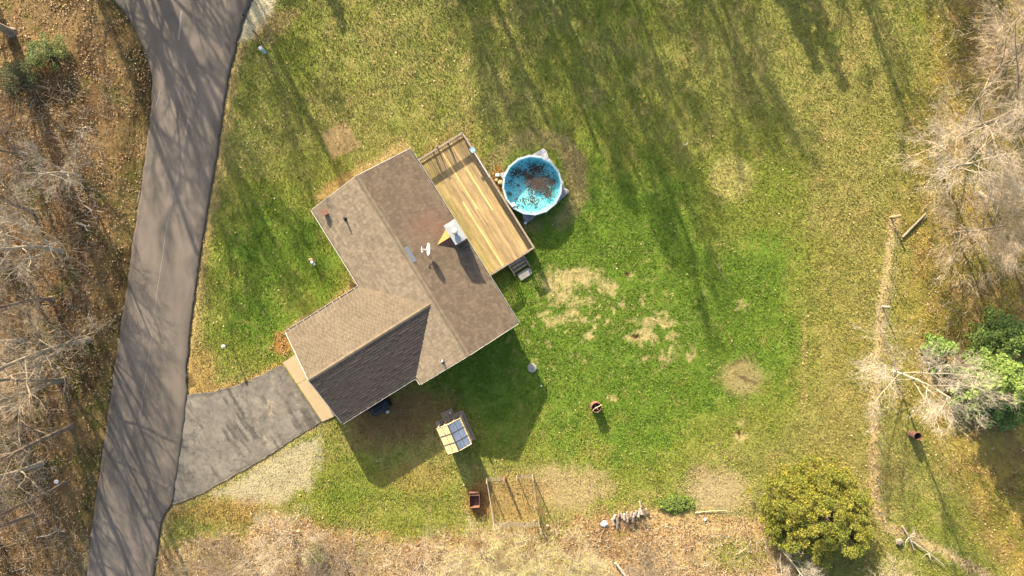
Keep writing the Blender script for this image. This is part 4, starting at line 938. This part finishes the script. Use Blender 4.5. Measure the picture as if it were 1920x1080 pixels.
    branch([(1692, 445, .05), (1709, 427, .06), (1727, 409, .07), (1735, 400, .08)], .09, .07, 'cut pale log lying beside the upper end of the boundary fence', 'bark_trunk', 'fallen_log', 'log')
    branch([(145, 418, .12), (160, 423, .12), (172, 425, .1)], .08, .03, 'short bleached branch lying on the leaves left of the road', sub=1)
    branch([(70, 1007, .1), (95, 1002, .12), (108, 994, .12), (125, 996, .1)], .05, .03, 'bleached crooked branch on the leaves at the lower woodland', sub=4)
    branch([(1153, 1053, .2), (1163, 1066, .2), (1176, 1084, .2)], .12, .09, 'pale log lying in the brush under the firewood row', 'bark_white', 'fallen_log', 'log')
    branch([(1303, 961, .04), (1330, 958, .04), (1362, 957, .03)], .035, .02, 'long pale pole lying at the edge of the bare soil', 'lumber')
    branch([(1338, 492, .05), (1347, 502, .08), (1356, 520, .06), (1362, 534, .04)], .025, .01, 'dark thin fallen twig on the open lawn', 'bark_brown', sub=4)
    branch([(147, 366, .2), (160, 385, .25), (175, 395, .2), (192, 397, .15)], .05, .02, 'forked pale branch fallen near the road edge', sub=3)
    branch([(1690, 985, .1), (1702, 1005, .2), (1712, 1030, .15)], .07, .04, 'grey dead branch beside the yellow juniper', sub=5)
    branch([(1706, 1012, .1), (1740, 1036, .2), (1770, 1060, .15)], .05, .03, 'long pale dead branch in the brush right of the juniper', sub=5)
    o = rock(.3, 77); o.data.materials.append(M['oldwood']); o.name = 'tree_stump'; o.location = P(1684, 1015)+Vector((0, 0, .1)); tag(o, 'grey weathered stump right of the yellow juniper', 'stump')
build_yard()

# ------------------------------------------------------------------ trees
def grow(seed, h, spread, lean=(0, 0), r0=.2, limbs=10, first=.25, depth=4, per=(6, 6, 4), up=.35, droop=0.0, stems=1, twig=1.0, tr=.42):
    """a bare broadleaf tree: returns trunk builder, crown builder, twig tips"""
    R = random.Random(seed); T = MB(); K = MB(); tips = []; r0 = r0*.68
    def path(p, d, L, n, wob, upk):
        pts = [p]
        for _ in range(n):
            d = (d+Vector((R.uniform(-wob, wob), R.uniform(-wob, wob), R.uniform(-wob, wob)*.6+upk))).normalized(); p = p+d*(L/n); pts.append(p)
        return pts, d
    def rec(p, d, L, r, lv):
        n = (6, 5, 4, 3, 2)[min(lv, 4)]; pts, de = path(p, d, L, n, (.10, .24, .30, .34, .38)[min(lv, 4)], (.05, up*.25, up*.16, .05, .02)[min(lv, 4)]-droop*.05*lv)
        re = r*(.55 if lv == 0 else .35 if lv < 3 else .3); rad = [r+(re-r)*i/n for i in range(n+1)]
        if lv == 0: rad[0] = r*1.7; pts.insert(1, pts[0].lerp(pts[1], .12)); rad.insert(1, r*1.08); n += 1
        (T if lv <= 1 else K).tube(pts, rad, (8, 5, 4, 3, 3)[min(lv, 4)], cap=False)
        if lv >= depth: tips.append(pts[-1]); return
        c = limbs if lv == 0 else per[min(lv-1, len(per)-1)]
        for i in range(c):
            t = (first+(1-first)*(i+R.random())/c) if lv == 0 else (.25+.75*(i+R.random()*.9)/c)
            t = min(t, .999); k = int(t*n); f = t*n-k; q = pts[k].lerp(pts[k+1], f); dd = (pts[k+1]-pts[k]).normalized()
            az = i*2.4+R.uniform(-.5, .5) if lv == 0 else R.uniform(0, 6.283)
            a = dd.cross(Vector((0, 0, 1)) if abs(dd.z) < .9 else Vector((1, 0, 0))).normalized(); b = dd.cross(a)
            ang = R.uniform(.75, 1.15) if lv == 0 else R.uniform(.4, .95)
            nd = (dd*math.cos(ang)+(a*math.cos(az)+b*math.sin(az))*math.sin(ang)).normalized()
            if lv == 0: nl = spread*(1.15-.55*t)*R.uniform(.75, 1.2)
            else: nl = L*R.uniform(.38, .62)*(1.1-.35*t)
            rec(q, nd, nl, max(rad[k]*(tr if lv == 0 else .5), .0075*twig)*R.uniform(.8, 1.05), lv+1)
    for s in range(stems):
        d0 = Vector((lean[0], lean[1], 1)); 
        if stems > 1: a = s*6.283/stems+R.random(); d0 = d0+Vector((math.cos(a), math.sin(a), 0))*.45
        rec(Vector((0, 0, -.1)), d0.normalized(), h, r0*(1 if stems == 1 else R.uniform(.6, 1)), 0)
    return T, K, tips

def leaf_mesh(name, pts, size, cols, rs, flat=.5, aspect=.55):
    """one small bent leaf or spray quad at every point"""
    n = len(pts); t = rs.rand(n)*2*np.pi; a = np.stack([np.cos(t), np.sin(t), (rs.rand(n)-.5)*2*(1-flat)], -1); a /= np.linalg.norm(a, axis=1)[:, None]
    b = np.stack([-np.sin(t), np.cos(t), (rs.rand(n)-.5)*2*(1-flat)], -1); b -= a*np.sum(a*b, 1)[:, None]; b /= np.linalg.norm(b, axis=1)[:, None]
    s = size*(.6+.8*rs.rand(n))[:, None]; V = np.stack([pts-a*s, pts-b*s*aspect, pts+a*s, pts+b*s*aspect], 1).reshape(-1, 3)
    F = np.arange(4*n).reshape(n, 4); return mesh_np(name, V, F, np.repeat(cols, 4, 0))

TREES = []
def twig_haze(K, seed, n, ln, w):
    rs = np.random.RandomState(seed+900); V = np.array(K.v); p = V[rs.randint(0, len(V), n)]+rs.normal(0, .12, (n, 3)); c = V.mean(0)
    d = (p-c)/np.array([1, 1, 1.6]); d /= np.linalg.norm(d, axis=1)[:, None]+1e-6; d = d*.95+rs.normal(0, .42, (n, 3)); d[:, 2] += .15; d /= np.linalg.norm(d, axis=1)[:, None]
    L_ = ln*(.4+1.0*rs.rand(n))[:, None]; sd = np.cross(d, rs.normal(0, 1, (n, 3))); sd /= np.linalg.norm(sd, axis=1)[:, None]; sd *= w*(.7+.6*rs.rand(n))[:, None]
    bend = rs.normal(0, .16, (n, 3))*L_
    q = np.stack([p-sd, p+sd, p+d*L_*.55+bend+sd*.7, p+d*L_*.55+bend-sd*.7, p+d*L_], 1).reshape(-1, 3); b = np.arange(n)[:, None]*5
    return mesh_np('twigs', q, np.concatenate([b+np.array(f)[None] for f in ((0, 1, 2), (0, 2, 3), (3, 2, 4))]))
def bare_tree(u, v, label, bark='bark', group='bare trees', name='bare_tree', buds=None, cat='tree', haze=(2600, .55, .0048), **kw):
    T, K, tips = grow(**kw); o = thing(name, label, cat, P(u, v), 0, group)
    obj('trunk', T, M['bark_trunk' if bark == 'bark' else bark], o); obj('crown', K, M[bark], o)
    if haze: obj('twigs', twig_haze(K, kw['seed'], *haze), M[bark], o, kind='stuff')
    if buds:
        n, c = buds; rs = np.random.RandomState(kw['seed']); tp = np.array([tuple(t) for t in tips]); tp = tp[rs.randint(0, len(tp), n)]+rs.normal(0, .10, (n, 3))
        cols = np.array(c)*(.6+.8*rs.rand(n, 1)); obj('buds', leaf_mesh('buds', tp, .035, cols, rs, .3), M['needle'], o, kind='stuff')
    TREES.append(o); return o
def copy_to(o, u, v, label, rz=0.0, sc=1.0, group='bare trees'):
    c = copy_tree(o); c.location = P(u, v); c.rotation_euler = (0, 0, rz); c.scale = (sc,)*3; c['label'] = label; c['group'] = group; return c

def conifer(u, v, label, seed, h, r, cols, n=9000, tiers=16, size=.22, name='conifer_tree', bias=1.0, group='evergreen trees'):
    o = thing(name, label, 'tree', P(u, v), 0, group); R = random.Random(seed); rs = np.random.RandomState(seed); T = MB()
    T.tube([(0, 0, -.1), (0, 0, h*.5), (0, 0, h*.97)], [.02*h+.03, .012*h+.02, .01], 8)
    pts = []; cl = []; lumps = []
    for i in range(tiers):
        z = h*(.10+.88*i/(tiers-1)); rr_ = r*(1-(i/(tiers-1))**bias)*1.0+.12; nb = max(3, int(5+rr_*3.2))
        for k in range(nb):
            a = k*6.283/nb+R.uniform(0, 1.3)+i; L_ = rr_*R.uniform(.72, 1.12); e = Vector((L_*math.cos(a), L_*math.sin(a), -L_*.12+R.uniform(-.1, .15)))
            T.tube([(0, 0, z), (e.x*.9, e.y*.9, z+e.z*.8)], [.03, .01], 3, False)
            m = max(1, int(L_/.42))
            for j in range(m): f = (j+.8)/m; lumps.append((e.x*f, e.y*f, z+e.z*f+.10*f, .22+.25*R.random()*(1.2-f*.4), R.random()))
    lumps = np.array(lumps); w = lumps[:, 3]**2; ii = rs.choice(len(lumps), n, p=w/w.sum())
    d = rs.normal(0, 1, (n, 3)); d /= np.linalg.norm(d, axis=1)[:, None]; d[:, 2] *= .6
    pts = lumps[ii, :3]+d*(lumps[ii, 3]*(.5+.55*rs.rand(n)))[:, None]
    c = np.array(cols); cc = c[0]*(1-lumps[ii, 4:5])+c[1]*lumps[ii, 4:5]; cc = cc*(.7+.6*rs.rand(n, 1))
    obj('trunk', T, M['bark_brown'], o); obj('crown', leaf_mesh('crown', pts, size, cc, rs, .35), M['needle'], o)
    return o

def dome_bush(u, v, label, seed, rx, ry, h, cols, n, size, name, cat, lump=(.5, 1.0), nl=70, group=None, base=.15, kw_lobes=None):
    o = thing(name, label, cat, P(u, v), 0, group); R = random.Random(seed); rs = np.random.RandomState(seed); L_ = []; T = MB()
    lobes = kw_lobes or [(0, 0, 1, 1)]
    for k in range(nl):
        lx, ly, ls, lh = lobes[k % len(lobes)]; t = R.uniform(0, 6.283); e = math.asin(R.uniform(0, 1)) if R.random() < .85 else 0; q = R.uniform(.60, 1.0)*(1.0+.08*math.sin(3*t+seed)*R.random()+(.10 if R.random() < .2 else 0))
        x, y, z = lx+ls*rx*q*math.cos(t)*math.cos(e), ly+ls*ry*q*math.sin(t)*math.cos(e), lh*(base*h+(1-base)*h*q*math.sin(e))
        L_.append((x, y, z, R.uniform(*lump), R.random()))
        T.tube([(0, 0, .05), (x*.4, y*.4, z*.55), (x*.92, y*.92, z*.95)], [.07, .04, .012], 3, False)
    for k in range(nl//6):
        lx, ly, ls, lh = lobes[k % len(lobes)]; t = R.uniform(0, 6.283); q = .6*math.sqrt(R.random()); L_.append((lx+ls*rx*q*math.cos(t), ly+ls*ry*q*math.sin(t), lh*h*(1-.5*q*q)*R.uniform(.7, .97), R.uniform(*lump), R.random()))
    L_ = np.array(L_); w = L_[:, 3]**2; ii = rs.choice(len(L_), n, p=w/w.sum()); d = rs.normal(0, 1, (n, 3)); d /= np.linalg.norm(d, axis=1)[:, None]; d[:, 2] = d[:, 2]*.75+.1
    pts = L_[ii, :3]+d*(L_[ii, 3]*(.45+.6*rs.rand(n)))[:, None]; pts[:, 2] = np.maximum(pts[:, 2], .03)
    c = np.array(cols); mixv = np.clip(L_[ii, 4:5]*.7+.3*rs.rand(n, 1), 0, 1); cc = (c[0]*(1-mixv)+c[1]*mixv)*(.65+.7*rs.rand(n, 1))
    obj('stems', T, M['bark_brown'], o); obj('crown', leaf_mesh('crown', pts, size, cc, rs, .3), M['needle'], o); return o

# left woodland
bare_tree(165, 637, 'bare tree left of the road with its dark trunk foot near the driveway mouth', haze=(1300, .55, .0042), seed=101, h=12.5, spread=4.6, r0=0.29, limbs=12, first=.22)
bare_tree(118, 712, 'bare forked tree with pale limbs just below the driveway-level tree in the left wood', haze=(1300, .55, .0042), seed=102, h=12, spread=4.8, r0=0.29, limbs=12, first=.2, stems=2)
bare_tree(95, 560, 'slim bare tree among rusty leaves in the middle of the left wood', 'bark_brown', haze=(1300, .55, .0042), seed=103, h=11, spread=4, r0=0.22, limbs=10, first=.25)
bare_tree(112, 470, 'broad bare tree with whitish twigs beside the long straight of the road', 'bark_white', haze=(1300, .55, .0042), seed=104, h=8.5, spread=4.6, r0=0.25, limbs=13, first=.2)
bare_tree(150, 330, 'bare sapling-like tree with grey fan of twigs near the upper road bend', 'bark_white', haze=(1300, .55, .0042), seed=105, h=6.0, spread=3.4, r0=0.16, limbs=11, first=.25)
bare_tree(60, 395, 'bare tree with thin tan twigs at the far left edge', haze=(1300, .55, .0042), seed=106, h=9, spread=4, r0=0.22, limbs=10, first=.25)
bare_tree(75, 870, 'wide bare tree with tangled pale twigs in the lower left wood', 'bark_white', haze=(1300, .55, .0042), seed=107, h=9.5, spread=5, r0=0.26, limbs=13, first=.2)
bare_tree(60, 965, 'dark stemmed bare tree in the lowest corner of the left wood', 'bark_brown', haze=(1300, .55, .0042), seed=108, h=10, spread=4, r0=0.23, limbs=10, first=.3)
bare_tree(25, 760, 'bare tree with dense grey twigs at the left edge level with the driveway', haze=(1300, .55, .0042), seed=109, h=8, spread=4.4, r0=0.22, limbs=12, first=.2)
bare_tree(132, 800, 'straight bare tree on dark leaves opposite the driveway', 'bark_brown', seed=111, h=13, spread=4.2, r0=.27, limbs=12, first=.35, haze=(1200, .5, .0042))
bare_tree(20, 500, 'crooked bare tree at the far left edge level with the porch corner', seed=112, h=10, spread=4.5, r0=.24, limbs=12, first=.25, stems=2, haze=(2600, .55, .0045))
bare_tree(40, 640, 'bare tree with low tangled twigs amid the pale limbs of the left wood', 'bark_white', seed=113, h=7, spread=4.2, r0=.2, limbs=13, first=.15, haze=(3000, .5, .0045))
bare_tree(50, 290, 'bare tree with a wide twig fan in the upper half of the left wood', 'bark_brown', seed=114, h=8, spread=4.2, r0=.2, limbs=12, first=.2, haze=(2600, .5, .0045))
bare_tree(120, 905, 'slender bare tree beside the white plastic scrap in the lower left wood', 'bark_brown', seed=115, h=11, spread=3.4, r0=.18, limbs=10, first=.35, haze=(1200, .5, .0042))
# trees beyond the frame that throw the long shadows; each keeps its own shape
q1 = bare_tree(1005, -269, 'tall bare tree beyond the top of the back lawn casting the longest shadow', haze=(2300, .9, .018), seed=120, h=15.5, spread=5.0, r0=0.48, limbs=14, first=.25, depth=3, per=(8, 8), twig=4.2)
q2 = bare_tree(896, -360, 'tall bare tree beyond the back lawn left of the longest shadow', haze=(2300, .9, .018), seed=121, h=14.5, spread=4.4, r0=0.38, limbs=13, first=.35, depth=3, per=(8, 8), twig=4.2)
q3 = bare_tree(190, 140-700, 'tall bare tree beyond the top end of the road', haze=None, seed=122, h=17, spread=5.5, r0=0.48, limbs=15, first=.3, depth=3, per=(8, 7), twig=4.2)
off = [(856, -381, q1, .86, 1.0, 'slender bare tree beyond the back lawn casting a thin double shadow'), (655, -540, q2, 1.05, 2.0, 'bare tree beyond the lawn shading the grass above the deck'), (720, -480, q1, .95, 3.1, 'bare tree beyond the lawn casting the broad shadow above the deck'),
       (800, -520, q3, .9, .7, 'bare tree beyond the lawn casting the mottled upper shadow'), (986, -500, q2, 1.0, 4.0, 'bare tree far beyond the lawn whose crown shadow falls mid lawn'), (1110, -540, q1, 1.0, 5.0, 'bare tree far beyond the lawn shading its upper right part'),
       (1180, -420, q2, .9, 1.6, 'bare tree beyond the lawn shading grass left of the conifer shadow'), (1460, -440, q3, .85, 2.6, 'bare tree beyond the upper right lawn'), (1560, -520, q2, .95, .4, 'bare tree beyond the upper right corner of the lawn'),
       (120, -516, q3, 1.25, 2.2, 'very tall bare tree beyond the road whose shadow reaches the front lawn'), (120, -440, q3, 1.15, 1.1, 'tall bare tree beyond the road casting a soft lawn shadow'), (262, -470, q3, 1.05, .3, 'bare tree beyond the road mouth'), (60, -300, q3, .9, 4.4, 'bare tree beyond the upper left wood'),
       (200, -160, q3, .8, 3.3, 'bare tree just beyond the top of the road'), (-60, -120, q3, .9, 1.9, 'bare tree beyond the upper left corner'), (20, 60, q3, .85, 2.9, 'bare tree in the upper left wood above the green shrub'), (-120, 200, q3, .8, 5.2, 'bare tree beyond the left edge level with the road bend'),
       (-90, 520, q3, .9, .9, 'bare tree beyond the left edge level with the garage'), (-140, 650, q3, .8, 2.4, 'bare tree beyond the left edge level with the driveway'), 
       (1700, -330, q1, .9, .2, 'bare tree beyond the upper right edge of the lawn')]
for u, v, src, sc, rz, lb in off: copy_to(src, u, v, lb, rz, sc)
dk = ((.035, .055, .018), (.05, .075, .022))
conifer(1380, -330, 'pointed conifer beyond the top edge casting a sharp twin shadow', 201, 10, 2.3, dk, 6000)
conifer(1356, -300, 'slightly shorter pointed conifer beyond the top edge', 202, 8.6, 2.0, dk, 5000)
conifer(500, -297, 'small pointed conifer beyond the upper front lawn', 203, 7, 1.6, dk, 3500)
conifer(1690, -260, 'dense conifer beyond the upper right corner', 204, 7.5, 2.6, dk, 5000)
# right edge
bare_tree(1806, 248, 'large spreading bare tree with pale heavy limbs by the upper right lawn edge', 'bark', haze=(6500, .7, .0052), seed=301, h=11, spread=7.2, r0=.26, limbs=16, first=.10, lean=(.05, 0), per=(7, 6, 5))
bare_tree(1762, 318, 'low wide bare tree with fine tan twigs above the cut log', 'bark_white', haze=(6500, .7, .0052), seed=302, h=7, spread=5.4, r0=.17, limbs=15, first=.12, per=(7, 6, 5))
bare_tree(1838, 362, 'leaning bare tree with trunk tipping away from the fence', 'bark', haze=(6500, .7, .0052), seed=303, h=6.5, spread=4.2, r0=.2, limbs=13, first=.35, lean=(.35, -.75), per=(7, 6, 5))
bare_tree(1792, 436, 'low spreading bare tree with tan twigs below the cut log', 'bark', haze=(6500, .7, .0052), seed=306, h=5.6, spread=4.6, r0=.16, limbs=14, first=.15, per=(7, 6, 5))
bare_tree(1675, 696, 'silver bare tree growing at the fence with its crown over the green pine', 'bark_white', seed=304, h=7.6, spread=4.8, r0=.14, limbs=15, first=.15, lean=(.03, -.02), per=(7, 7, 4))
bare_tree(1850, 112, 'bare tree with dense tan twigs in the upper right corner', 'bark', haze=(6500, .7, .0052), seed=305, h=7, spread=4.6, r0=.17, limbs=14, first=.2, per=(7, 6, 5))
conifer(1822, 702, 'bright green pine with lumpy crown behind the silver tree', 210, 7.4, 3.0, ((.12, .18, .035), (.19, .26, .055)), 34000, 10, .085, name='pine_tree', bias=1.1)
conifer(1850, 634, 'deeper green pine at the right edge above the lumpy pine', 211, 6.0, 2.2, ((.065, .11, .025), (.12, .17, .035)), 14000, 10, .08, name='pine_tree', bias=1.3)
conifer(1745, 648, 'narrow green cedar left of the lumpy pine', 212, 2.8, .8, ((.09, .15, .025), (.13, .2, .03)), 2600, 9, .11, name='pine_tree')
conifer(1850, 745, 'darker green pine at the lower right of the pine group', 213, 7.0, 2.2, ((.07, .12, .025), (.11, .17, .03)), 16000, 11, .085, name='pine_tree', bias=1.3)
dome_bush(1512, 938, 'big yellow-green juniper at the corner of the lawn', 220, 4.9, 4.4, 4.9, ((.105, .125, .016), (.185, .158, .020)), 130000, .058, 'juniper', 'tree', (.20, .50), 760, kw_lobes=[(-.3, .2, .62, 1.0), (-2.1, .7, .48, .78), (1.7, -1.5, .56, .85), (.4, 1.9, .46, .72), (-1.5, -1.7, .46, .70), (2.2, .5, .42, .66), (.3, -2.2, .5, .72), (2.9, -2.6, .30, .5)])
# bottom brush
bare_tree(548, 1003, 'small many-stemmed bare tree near the foot of the driveway', 'bark', haze=(4200, .42, .005), seed=401, h=4.4, spread=2.6, r0=.08, limbs=9, first=.25, stems=4, per=(5, 4, 3))
bare_tree(640, 1045, 'tangled bare shrub tree at the bottom edge right of the small many-stemmed tree', 'bark_brown', haze=(4200, .42, .005), seed=402, h=4.5, spread=3, r0=.08, limbs=9, first=.2, stems=4, per=(5, 4, 3))
bare_tree(790, 1058, 'forked bare tree at the bottom edge below the brown soil', 'bark', haze=(4200, .42, .005), seed=403, h=4.6, spread=3, r0=.07, limbs=10, first=.2, stems=4, per=(5, 4, 3))
bare_tree(460, 1050, 'bare thicket tree beside the lower road edge', 'bark_brown', haze=(4200, .42, .005), seed=404, h=4, spread=2.8, r0=.07, limbs=9, first=.2, stems=4, per=(5, 4, 3))
bd = (5200, (.30, .29, .07))
bare_tree(900, 1030, 'budding yellowish shrub tree just below the garden fence', 'bark', haze=(4200, .42, .005), seed=405, h=4.2, spread=2.8, r0=.07, limbs=10, first=.2, stems=4, per=(5, 5, 3), buds=bd)
bare_tree(985, 1040, 'budding yellowish shrub tree right of the one below the garden fence', 'bark', haze=(4200, .42, .005), seed=406, h=4.0, spread=2.8, r0=.07, limbs=10, first=.2, stems=4, per=(5, 5, 3), buds=bd)
bare_tree(1070, 1060, 'budding shrub tree at the bottom edge left of the pale brush log', 'bark', haze=(4200, .42, .005), seed=407, h=3.6, spread=2.4, r0=.06, limbs=9, first=.2, stems=4, per=(5, 4, 3), buds=(3000, (.26, .28, .06)))
bare_tree(1215, 1050, 'thin bare shrub on orange leaves below the firewood row', 'bark_brown', haze=(2200, .28, .005), seed=408, h=2.4, spread=1.8, r0=.04, limbs=8, first=.2, stems=4, per=(4, 4, 3))
bare_tree(1462, 1022, 'white bare shrub leaning out from under the yellow juniper', 'bark_white', haze=(2200, .28, .005), seed=409, h=3.4, spread=2.0, r0=.08, limbs=12, first=.2, lean=(.1, -.6), per=(5, 4, 3))
bare_tree(1650, 1075, 'grey bare shrub at the bottom edge right of the juniper', 'bark', haze=(2200, .28, .005), seed=410, h=2.8, spread=2.2, r0=.06, limbs=9, first=.2, stems=3, per=(5, 4, 3))
# green shrubs and weeds
dome_bush(95, 100, 'green feathery shrub in the upper left wood', 501, 1.7, 1.3, 1.6, ((.075, .095, .025), (.12, .14, .035)), 6500, .05, 'evergreen_shrub', 'shrub', (.3, .55), 26, 'green shrubs')
dome_bush(40, 150, 'dark green shrub below the feathery one in the upper left wood', 502, 1.7, 1.2, 1.4, ((.05, .06, .02), (.08, .085, .03)), 4500, .05, 'evergreen_shrub', 'shrub', (.3, .55), 22, 'green shrubs')
dome_bush(1268, 945, 'low fresh green weed clump beside the bare soil', 503, 1.5, .66, .20, ((.085, .13, .02), (.15, .18, .035)), 5200, .045, 'weed_clump', 'weeds', (.10, .24), 60)
dome_bush(592, 1040, 'pale green low bush among the bottom bare stems', 505, .9, 1.1, .8, ((.16, .17, .05), (.22, .22, .07)), 1500, .06, 'weed_clump', 'weeds', (.2, .35), 18)

# ------------------------------------------------------------------ grass, fallen leaves, brush
def scatter():
    rs = np.random.RandomState(5)
    N = 800000; u = rs.uniform(-30, 1950, N); v = rs.uniform(-30, 1110, N)
    ok = ~blocked(u, v); u, v = u[ok], v[ok]; col, g, l = ground_albedo(u, v)
    k = rs.rand(len(u)) < g*.95; u, v, col = u[k], v[k], col[k]; n = len(u)
    x = (u-960)*PX; y = (540-v)*PX; t = rs.rand(n)*2*np.pi; s = .03+.055*rs.rand(n); w = .016+.022*rs.rand(n)
    c, d = np.cos(t), np.sin(t); z0 = np.full(n, -.07); z1 = -.02+.085*rs.rand(n)
    V = np.stack([np.stack([x-d*w, y+c*w, z0], -1), np.stack([x+d*w, y-c*w, z0], -1), np.stack([x+c*s, y+d*s, z1], -1)], 1).reshape(-1, 3)
    cc = col*(.72+.62*rs.rand(n, 1))*np.array([1.0, 1.0, .92]); st = rs.rand(n) < .015+.16*sstep(.5, .68, fbm(u/20, v/20, 151)); cc[st] = cc[st]*.4+np.array(lit(205, 185, 120))*.7*(.7+.6*rs.rand(st.sum(), 1))
    tag(obj('grass', mesh_np('grass', V, np.arange(3*n).reshape(n, 3), np.repeat(cc, 3, 0)), M['grass']), kind='stuff')
    # leaves
    N = 240000; u = rs.uniform(-40, 1960, N); v = rs.uniform(-40, 1120, N); ok = ~blocked(u, v); u, v = u[ok], v[ok]
    col, g, l = ground_albedo(u, v); spr = .005+.024*((u > 430) & (u < 1000) & (v < 330))+.02*((u > 400) & (u < 560) & (v < 720))+.006*(u > 1440)
    k = rs.rand(len(u)) < np.maximum(l*1.5*sstep(.30, .66, fbm(u/28, v/28, 161)*.6+fbm(u/8, v/8, 163)*.4), spr); u, v, l = u[k], v[k], l[k]; n = len(u)
    pal = np.array([lit(216, 180, 130), lit(192, 150, 98), lit(166, 118, 70), lit(120, 90, 60), lit(230, 204, 158), lit(176, 132, 84)])
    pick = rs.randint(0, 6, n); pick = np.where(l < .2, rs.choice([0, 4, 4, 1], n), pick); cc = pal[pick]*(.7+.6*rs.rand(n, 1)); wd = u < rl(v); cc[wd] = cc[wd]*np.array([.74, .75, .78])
    P3 = np.stack([(u-960)*PX, (540-v)*PX, -.03+.06*rs.rand(n)], -1)
    lf = leaf_mesh('leaf_litter', P3, .062, cc, rs, .55, .7)
    tag(obj('leaf_litter', lf, M['leaf']), kind='stuff')
    # dead stems and low brush
    N = 80000; u = rs.uniform(-30, 1950, N); v = rs.uniform(-30, 1100, N); ok = ~blocked(u, v); u, v = u[ok], v[ok]; col, g, l = ground_albedo(u, v)
    wood = ((u < rl(v)-70) & (v > 150)) | (l > .6)*(v > 985) | ((u > 1740) & (v < 640)*(rs.rand(len(u)) < .4))
    k = wood & (rs.rand(len(u)) < .6); u, v = u[k], v[k]; n = len(u); x = (u-960)*PX; y = (540-v)*PX
    t = rs.rand(n)*2*np.pi; L_ = .3+1.4*rs.rand(n)**2; r = .006+.007*rs.rand(n); zz = .1+.7*rs.rand(n)**2
    c, d = np.cos(t), np.sin(t); p0 = np.stack([x, y, np.full(n, -.05)], -1); p1 = p0+np.stack([c*L_*.4, d*L_*.4, zz], -1); p2 = p0+np.stack([c*L_, d*L_, zz*(.4+.8*rs.rand(n))], -1)
    sd = np.stack([-d, c, np.zeros(n)], -1)*r[:, None]; up = np.zeros((n, 3)); up[:, 2] = r*1.4
    V = np.stack([p0-sd, p0+sd, p0+up, p1-sd, p1+sd, p1+up, p2], 1).reshape(-1, 3); b = np.arange(n)[:, None]*7
    q = [(0, 1, 4), (0, 4, 3), (1, 2, 5), (1, 5, 4), (2, 0, 3), (2, 3, 5), (3, 4, 6), (4, 5, 6), (5, 3, 6)]
    F = np.concatenate([b+np.array(f)[None] for f in q]); bc = np.array([(.30, .25, .18), (.22, .17, .11), (.38, .33, .26)])[rs.randint(0, 3, n)]
    tag(obj('dead_brush', mesh_np('dead_brush', V, F, np.repeat(bc, 7, 0)), M['leaf']), kind='stuff')
scatter()
